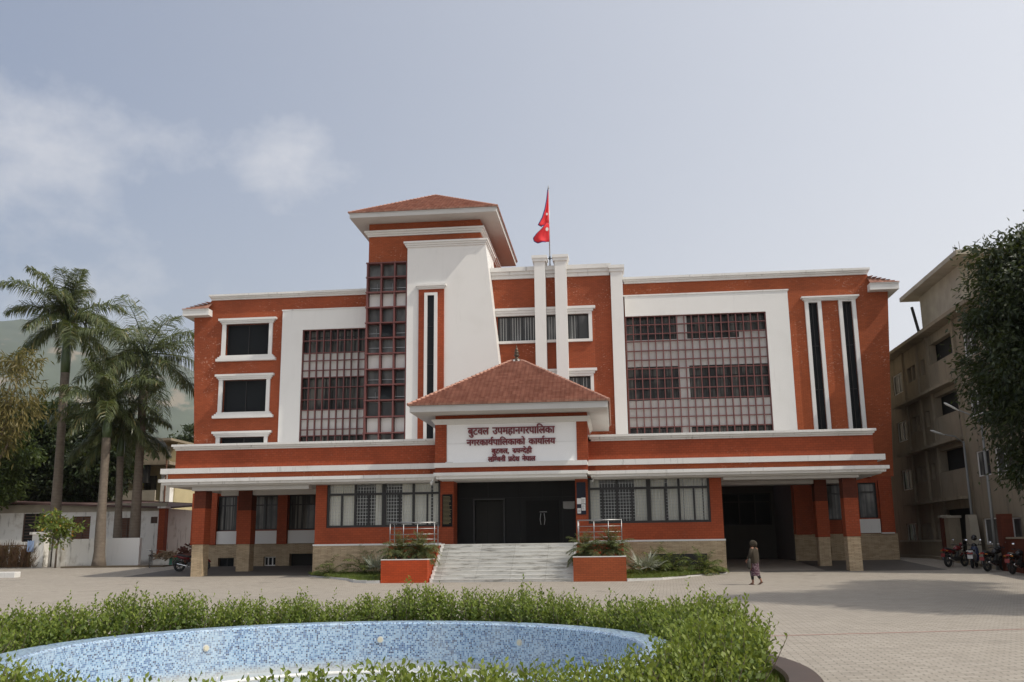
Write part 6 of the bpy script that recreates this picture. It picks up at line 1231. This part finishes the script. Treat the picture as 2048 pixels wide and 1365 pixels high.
M['rust'] = plain('rusty_sheet', (.16, .075, .045), .85, .2, .5, 5)
gt = thing('rusty_gate', 'rusty iron gate leaf left of the white pillar', 'gate', (-37, 55.9, .5)); mb = MB()
for x in (-39.4, -38.2, -36.9, -35.5): mb.bar((x, 55.9, .5), (x, 55.9, 2.1), .05)
for z in (.7, 1.9): mb.bar((-39.4, 55.9, z), (-35.45, 55.9, z), .05)
for i in range(26): x = -39.3+i*.15; mb.bar((x, 55.9, .7), (x, 55.9, 2.05+.25*math.sin(i*.5)), .018)
mb.build('frame', M['rust'], gt)
random.seed(12); mb = MB()
for i in range(5): x = -39.2+i*.75; mb.add([(x, 55.82, .6), (x+.68, 55.84, .62+random.random()*.1), (x+.62, 55.86, 1.7+random.random()*.3), (x+.05, 55.84, 1.6+random.random()*.3)], [(0, 1, 2, 3)])
mb.build('sheets', M['rust'], gt)
rng = np.random.default_rng(8); k = 2500; P = np.stack([-39.5+4.6*rng.random(k), 55.2+.6*rng.random(k), .45+1.25*rng.random(k)**1.6], 1)
bt = thing('brushwood_heap', 'heap of dry reddish brushwood leaning on the rusty gate', 'brushwood', (-37, 55.4, .5)); leaf_mesh('twigs', P, np.stack([rng.normal(size=k)*.6, rng.normal(size=k)*.3, .6+rng.random(k)], 1), .3+.4*rng.random(k), np.full(k, .03), leaf_mat('dry_twig', (.10, .055, .035), (.24, .13, .08)), bt, rng)
lt_ = thing('hanging_cloth', 'pale blue cloth hung on the white gate pillar', 'cloth', (-35.1, 55.3, 2.0)); mb = MB(); mb.add([(-35.45+.1*i, 55.30+.03*math.sin(i*2.0), 2.2-.65*j/3-.04*(i % 2)) for j in range(4) for i in range(5)], [(j*5+i, j*5+i+1, (j+1)*5+i+1, (j+1)*5+i) for j in range(3) for i in range(4)]); mb.build('sheet', plain('blue_cloth', (.28, .38, .58), .8), lt_, smooth=True)
ks = thing('kerb_stone', 'white painted kerb block at the left photo edge', 'kerb', (-31.5, 47, .2)); MB().box(-33.5, -30.4, 46.6, 47.1, .1, .55).build('block', M['white_worn'], ks, bevel=.03)
tag(MB().box(-32.6, -26.3, 54.3, 56.4, .2, .66).build('planting_strip', M['soil']), kind='structure')
# shed
SH = thing('shed', 'long low whitewashed shed with rusty window shutters behind the compound wall', 'shed', (-38, 64, .6))
SWH = [(-41.5, -39.9, 2.2, 4.15), (-37.85, -36.5, 2.3, 3.9), (-34.35, -33.4, 2.3, 3.75), (-32.1, -31.6, 3.35, 3.8)]
mb = MB(); holed(mb, -50, -30.9, .4, 4.35, SWH, 64, 64.3); mb.quad((-30.9, 64, .4), (-30.9, 70, .4), (-30.9, 70, 4.35), (-30.9, 64, 4.35)); mb.build('wall', M['wall_st'], SH)
mb = MB(); mb.add([(-50.5, 63.4, 5.25), (-37, 63.4, 4.72), (-30.6, 63.4, 4.42), (-30.6, 70, 4.9), (-37, 70, 5.3), (-50.5, 70, 5.8)], [(0, 1, 2, 3, 4, 5)]); rf = mb.build('roof', plain('dark_red_roof_sheet', (.09, .05, .045), .8), SH); sm = rf.modifiers.new('t', 'SOLIDIFY'); sm.thickness = .12
MB().box(-50, -30.9, 63.9, 64, 4.2, 4.75).build('roof_edge', M['concrete_pale'], SH)
for i, (a, b, c, d) in enumerate(SWH):
    mb = MB(); mb.box(a, b, 64.15, 64.2, c, d); s_ = mb.build('shutter', M['dark_in'] if i in (0, 3) else M['rust'], SH); mb = MB()
    for q in range(9): z = c+(d-c)*q/9; mb.box(a, b, 64.10, 64.15, z, z+.04)
    for x in (a, b-.06, (a+b)/2): mb.box(x, x+.06, 64.07, 64.14, c, d)
    mb.build('slats', plain('faded_shutter', (.13, .085, .065), .8), s_)
t = thing('red_column', 'tall red painted column at the end of the shed', 'column', (-30.4, 62.5, .6)); MB().box(-30.75, -30.3, 62.4, 62.9, .3, 4.3).build('shaft', M['red_smooth'], t); MB().box(-30.82, -30.23, 62.3, 63.0, 4.3, 4.42).build('cap', M['wall_st'], t)
# house behind
HB = thing('balcony_house', 'weathered two storey house with concrete balconies seen between the palm trunks', 'house', (-39, 75, .6))
mb = MB(); holed(mb, -44, -36.2, .5, 10.3, [(-39.0, -37.8, 5.9, 7.6), (-41.5, -40.3, 6.0, 8.0), (-37.3, -36.5, 5.9, 7.6), (-43, -41.8, 2.5, 4.5)], 76, 76.3); mb.quad((-36.2, 76, .5), (-36.2, 84, .5), (-36.2, 84, 10.3), (-36.2, 76, 10.3)); mb.build('wall', plain('yellowed_plaster', (.45, .38, .22), .85, 0, .25, 1), HB)
MB().box(-44.5, -36.0, 74.3, 84, 8.35, 8.6).build('balcony_slab', M['concrete'], HB); MB().box(-44.5, -36.0, 74.3, 84, 10.3, 10.5).build('roof_slab', M['concrete'], HB); MB().box(-44.4, -36.1, 74.4, 74.55, 8.6, 9.35).build('balcony_parapet', M['concrete'], HB); MB().box(-43.0, -37.2, 74.6, 76, 5.3, 5.5).build('balcony_slab', M['concrete'], HB); MB().box(-43.0, -37.2, 74.6, 74.75, 5.5, 6.3).build('balcony_parapet', M['concrete_pale'], HB)
MB().box(-37.1, -36.3, 75.3, 76.0, .5, 7.9).build('corner_bay', M['wall_st'], HB); MB().box(-38.6, -37.9, 74.45, 75.0, 6.9, 8.35).build('drain_box', M['dark_in'], HB)
for a, b, c, d in ((-39.0, -37.8, 5.9, 7.6), (-41.5, -40.3, 6.0, 8.0), (-43, -41.8, 2.5, 4.5)): MB().box(a, b, 76.2, 76.28, c, d).build('window', M['pane'], HB)
t = thing('iron_pole', 'thin rusty iron pole left of the porch pillar', 'pole', (-35.6, 73, .6)); MB().tube([(-35.6, 73, .5), (-35.6, 73, 8.8)], .07, 8).build('shaft', M['rust'], t)
# wood pile, rubble
def rubble(name, label, cat, c, r, n, size, mats, seed, flat=.5, long=1):
    rg = random.Random(seed); t = thing(name, label, cat, c); mb = MB()
    for i in range(n):
        a, q = rg.random()*6.28, rg.random()**.6; x, y = c[0]+r[0]*q*math.cos(a), c[1]+r[1]*q*math.sin(a); z = c[2]+r[2]*(1-q**1.5)*rg.random()
        s = size*rg.uniform(.6, 1.4); d = Vector((rg.uniform(-1, 1), rg.uniform(-1, 1), rg.uniform(-.4, .4))).normalized(); p = Vector((x, y, z)); mb.bar(p-d*s*long, p+d*s*long, s*.5, s*.35)
    mb.build('pieces', mats, t)
rubble('brick_heap', 'heap of dark red broken bricks behind the motorcycle left of the porch', 'brick heap', (-27.4, 62, .6), (2.3, 1.6, 1.9), 420, .22, plain('old_brick', (.17, .07, .05), .9, 0, .4, 4), 3)
rubble('firewood_pile', 'pile of split firewood lying on the low pale wall', 'firewood', (-28.0, 58.15, 1.1), (.8, .25, .35), 60, .12, plain('split_wood', (.26, .19, .12), .9, 0, .4, 4), 4, .5, 3.2)
t = thing('green_tarpaulin', 'crumpled green tarpaulin lying on the low wall by the firewood', 'tarpaulin', (-25.7, 58, 1.3)); mb = MB(); mb.add([(-27.7+.1*i, 57.95+.05*math.sin(i*1.7+j), 1.2-.2*j+.06*math.sin(i*2.3)) for j in range(4) for i in range(8)], [(j*8+i, j*8+i+1, (j+1)*8+i+1, (j+1)*8+i) for j in range(3) for i in range(7)]); mb.build('sheet', plain('green_sheet', (.04, .16, .10), .6), t, smooth=True)
# bicycle
def bicycle(label, loc, rz):
    t = thing('bicycle', label, 'bicycle', loc, rz); bk = M['alu']
    for y in (.54, -.50):
        mb = MB(); mb.torus((0, y, .34), .325, .02, 'x', 32, 6); w = mb.build('wheel', M['rubber'], t, smooth=True); mb = MB(); mb.torus((0, y, .34), .30, .009, 'x', 32, 5)
        for i in range(16): a = 2*math.pi*i/16; mb.tube([(0, y, .34), (0, y+.3*math.cos(a), .34+.3*math.sin(a))], .0025, 3, False)
        mb.tube([(-.05, y, .34), (.05, y, .34)], .02, 8); mb.build('rim', M['steel'], w)
    mb = MB()
    for a, b in (((0, .42, .86), (0, -.12, .84)), ((0, .44, .80), (0, .0, .30)), ((0, -.14, .88), (0, .0, .30)), ((0, -.5, .34), (0, .0, .30)), ((0, -.5, .34), (0, -.13, .80)), ((0, .44, .95), (0, .46, .72))): mb.tube([a, b], .018, 7)
    for s in (-.045, .045): mb.tube([(s, .54, .34), (s*.8, .46, .72)], .013, 6)
    mb.build('frame', bk, t, smooth=True); mb = MB(); mb.tube([(-.28, .30, .98), (-.25, .42, 1.0), (0, .45, .97), (.25, .42, 1.0), (.28, .30, .98)], .013, 7); mb.build('handlebar', M['steel'], t, smooth=True)
    mb = MB(); mb.tube([(0, -.02, .93), (0, -.16, .94), (0, -.28, .95)], [.03, .07, .10], 8, True, .4); mb.build('saddle', M['seat'], t, smooth=True); mb = MB(); mb.tube([(0, -.14, .86), (0, -.15, .93)], .014, 6); mb.torus((0, .0, .30), .09, .008, 'x', 20, 5); mb.tube([(-.12, .0, .16), (-.05, .0, .30), (.05, .0, .30), (.12, 0, .44)], .01, 6); mb.build('crank', M['steel'], t)
    mb = MB(); mb.box(-.07, .07, -.72, -.3, .72, .735); mb.tube([(-.06, -.7, .72), (-.05, -.5, .34)], .008, 5); mb.tube([(.06, -.7, .72), (.05, -.5, .34)], .008, 5); mb.build('carrier', bk, t)
    mb = MB(); mb.torus((0, -.50, .34), .36, .022, 'x', 12, 6, (math.radians(20), math.radians(170))); mb.build('mudguard', bk, t)
bicycle('black bicycle leaning near the white wall beside the front palm', (-26.9, 54.0, gz(54)), math.radians(20))
# ==================================================================== TREES
M['leaf_dark'] = leaf_mat('dark_tree_leaf', (.012, .022, .008), (.035, .055, .016), None, .15); M['leaf_mid'] = leaf_mat('mid_tree_leaf', (.04, .065, .018), (.10, .14, .035), None, .3)
M['leaf_big'] = leaf_mat('drooping_leaf', (.010, .018, .006), (.032, .048, .014), None, .15); M['leaf_yel'] = leaf_mat('withered_leaf', (.10, .085, .03), (.22, .175, .06), None, .3); M['leaf_light'] = leaf_mat('light_green_leaf', (.11, .17, .03), (.22, .27, .06), (.5, .22, .02), .35)
GT = 'dark broadleaf trees behind the shed'
broad_tree('mango_tree', 'dense dark broadleaf tree behind the tallest royal palm', 'tree', (-44, 69, .6), [(-44, 69, .6), (-44.2, 69, 4), (-44, 69, 7)], [(-44, 68, 9, 4, 3, 3.2), (-41, 68.5, 8, 3, 2.5, 2.6), (-47.5, 68, 7.5, 3.5, 3, 3), (-44, 68, 6, 5, 2.5, 2.5), (-42.5, 69, 11, 2.2, 2, 1.8), (-46.8, 69, 10.6, 2.4, 2, 1.8), (-40.2, 69, 10.4, 2.0, 1.8, 1.6)], 1700, 26, .42, .15, M['leaf_dark'], 61, GT, .55, .5, .4)
broad_tree('mango_tree', 'dark leafy tree between the front palms, over the shed roof', 'tree', (-38.5, 68, .6), [(-38.5, 68, .6), (-38.5, 68, 3.5), (-38.6, 68, 6)], [(-38.5, 67.5, 7.5, 2.8, 2.4, 2.2), (-40.5, 67.5, 6, 2.4, 2, 1.6), (-37.4, 68, 8.9, 1.8, 1.6, 1.6), (-38.9, 68, 9.6, 1.8, 1.6, 1.4)], 760, 26, .40, .14, M['leaf_dark'], 62, GT, .5, .5, .3)
broad_tree('leafy_tree', 'sunlit mid green tree low at the left edge behind the gate', 'tree', (-43.5, 62.5, .6), [(-43.5, 62.5, .6), (-43.5, 62.5, 3), (-43.5, 62.5, 5.5)], [(-43, 62, 7.2, 2.2, 1.8, 2.3), (-45.2, 62, 6, 2, 1.7, 1.8), (-41.3, 62.3, 8.2, 1.3, 1.2, 1.4), (-41.8, 62, 5.9, 1.2, 1.1, 1.0)], 420, 26, .30, .13, M['leaf_mid'], 63, GT, .45, .5, .25)
broad_tree('withered_tree', 'tree with withered yellow brown leaves at the left photo edge', 'tree', (-36.6, 52, .4), [(-36.6, 52, .4), (-36.3, 52, 4), (-36.0, 52, 8)], [(-35.4, 52, 11.2, 1.9, 1.6, 1.6), (-34.4, 52, 9.7, 1.7, 1.2, .9), (-36.4, 52, 9.3, 1.6, 1.4, 1.5), (-34.7, 52, 12.6, 1.0, 1.0, .8), (-35.6, 51.7, 7.9, 1.5, 1, .8)], 190, 20, .46, .075, M['leaf_yel'], 64, None, .5, 1.0, .2, .6)
broad_tree('young_tree', 'slender young tree with light green leaves by the white gate pillar', 'tree', (-33.0, 54.4, .5), [(-33.0, 54.4, .5), (-33.0, 54.4, 1.6), (-32.9, 54.4, 2.6)], [(-33.4, 54.3, 3.1, 1.0, .7, .4), (-32.5, 54.3, 2.9, 1.1, .7, .35), (-33, 54.3, 2.3, .8, .6, .35), (-33.6, 54.3, 3.6, .5, .5, .25)], 70, 18, .24, .10, M['leaf_light'], 65, None, .3, .1, .05, .6)
broad_tree('distant_tree', 'dark round tree in the gap left of the porch', 'tree', (-43.0, 94, .6), [(-43, 94, .6), (-43, 94, 4), (-43, 94, 7)], [(-43, 94, 10.5, 3, 2.5, 3.5), (-41.2, 94, 6, 2.5, 2, 2.6), (-44.5, 94, 6, 2.5, 2, 2.5)], 420, 26, .45, .2, M['leaf_dark'], 66, 'trees beyond the gap', .6, .4, .3)
broad_tree('distant_tree', 'dark tree low behind the brick heap left of the porch', 'tree', (-35.5, 84, .6), [(-35.5, 84, .6), (-35.5, 84, 2.5), (-35.5, 84, 5)], [(-35.6, 84, 5.8, 2.2, 2, 2.6), (-34.3, 84, 3.6, 1.8, 1.6, 1.8), (-37.2, 84, 4, 1.8, 1.6, 2)], 300, 26, .42, .18, M['leaf_dark'], 67, 'trees beyond the gap', .5, .4, .25)
broad_tree('shade_tree', 'large dark tree with drooping leaves at the right photo edge', 'tree', (14.2, 27, 0), [(14.2, 27, -.1), (14.1, 27, 2.2), (13.9, 27, 4.2), (13.7, 27, 6)],
           [(12.15, 27, 8.2, 1.8, 3.0, 1.7), (13.6, 27.4, 8.9, 2.2, 3.4, 1.5), (11.5, 27, 6.2, 1.5, 3.0, 1.3), (13.4, 26.6, 6.4, 2.3, 3.4, 1.7), (11.4, 26.8, 4.7, 1.1, 2.4, 1.0), (11.5, 26.9, 3.5, .9, 1.2, .75), (13.5, 26.6, 4.5, 2.0, 2.8, 1.2), (11.35, 27.2, 9.2, .9, 1.0, .8), (12.5, 27, 9.8, 1.0, 1.4, .7), (12.3, 26.6, 3.5, 1.0, 1.5, .6), (15.0, 27, 7.2, 2.4, 4.2, 2.2), (15.8, 26, 5.2, 1.8, 3.0, 1.6), (10.75, 27, 7.6, .7, .9, .6), (10.9, 27.1, 5.4, .6, .9, .5),
            (14.6, 22.6, 6.8, 2.6, 2.2, 1.8), (16.5, 22.5, 7.8, 2.6, 2.4, 1.8), (12.6, 23.4, 6.4, 1.6, 1.6, 1.2), (15.2, 30.8, 7.4, 2.4, 2.0, 1.8), (16.9, 33.6, 8.2, 2.3, 2.4, 1.9), (18.4, 36.4, 8.4, 2.2, 2.4, 1.9)],  # out-of-view lobes added to the crown to cast shade over the plaza
           8600, 24, .17, .06, M['leaf_big'], 68, None, .40, .7, .34, .6)
# ==================================================================== HILLS AND AIR
def hills():
    rng = np.random.default_rng(17); nx, ny = 220, 70; X = np.linspace(-6500, -300, nx); Y = np.linspace(2200, 5200, ny); gx, gy = np.meshgrid(X, Y)
    def fbm(x, y, s, seed):
        r = np.random.default_rng(seed); z = 0; amp = 1.0
        for o in range(6):
            a = r.random(4)*6.28; k = 2*math.pi/s*2**o; z = z+amp*(np.sin(x*k*math.cos(a[0])+y*k*math.sin(a[0])+a[1])*np.sin(x*k*math.cos(a[2])+y*k*math.sin(a[2])+a[3])); amp *= .52
        return z
    t = np.clip((gy-2200)/1700, 0, 1); t = t*t*(3-2*t); fall = np.clip((-gx-400)/2500, 0, 1); fall = fall*fall*(3-2*fall)
    H = t*(140+860*fall)+fbm(gx, gy, 3900, 3)*75*t+fbm(gx, gy, 1100, 5)*26*t; H = np.maximum(H, .2)
    V = np.stack([gx, gy, H], -1).reshape(-1, 3); F_ = [(j*nx+i, j*nx+i+1, (j+1)*nx+i+1, (j+1)*nx+i) for j in range(ny-1) for i in range(nx-1)]
    m = NT('hill_forest'); o = m.coord(); n1 = m.noise(o, .0045, 8, .62); n2 = m.noise(o, .0042, 7, .65)
    c = m.mix(n1, (.008, .020, .010, 1), (.10, .125, .075, 1)); c = m.mix(m.ramp(n2, .55, .62), c, (.20, .165, .115, 1)); m.fin(c, 1.0, spec=.1)
    mb = MB(); mb.add([tuple(v) for v in V], F_); o_ = mb.build('hills', m.m, smooth=True); tag(o_, kind='structure')
hills()
hz = MB().box(-6700, 2200, -400, 5400, -1.2, HAZE_TOP).build('haze', None)
hm = bpy.data.materials.new('haze_air'); hm.use_nodes = True; ht = hm.node_tree; ht.nodes.clear(); ho_ = ht.nodes.new('ShaderNodeOutputMaterial'); hv = ht.nodes.new('ShaderNodeVolumePrincipled')
hv.inputs['Color'].default_value = (.96, .97, .985, 1); hv.inputs['Density'].default_value = HAZE_D; hv.inputs['Anisotropy'].default_value = .65; ht.links.new(hv.outputs[0], ho_.inputs['Volume']); hz.data.materials.append(hm); tag(hz, kind='stuff')
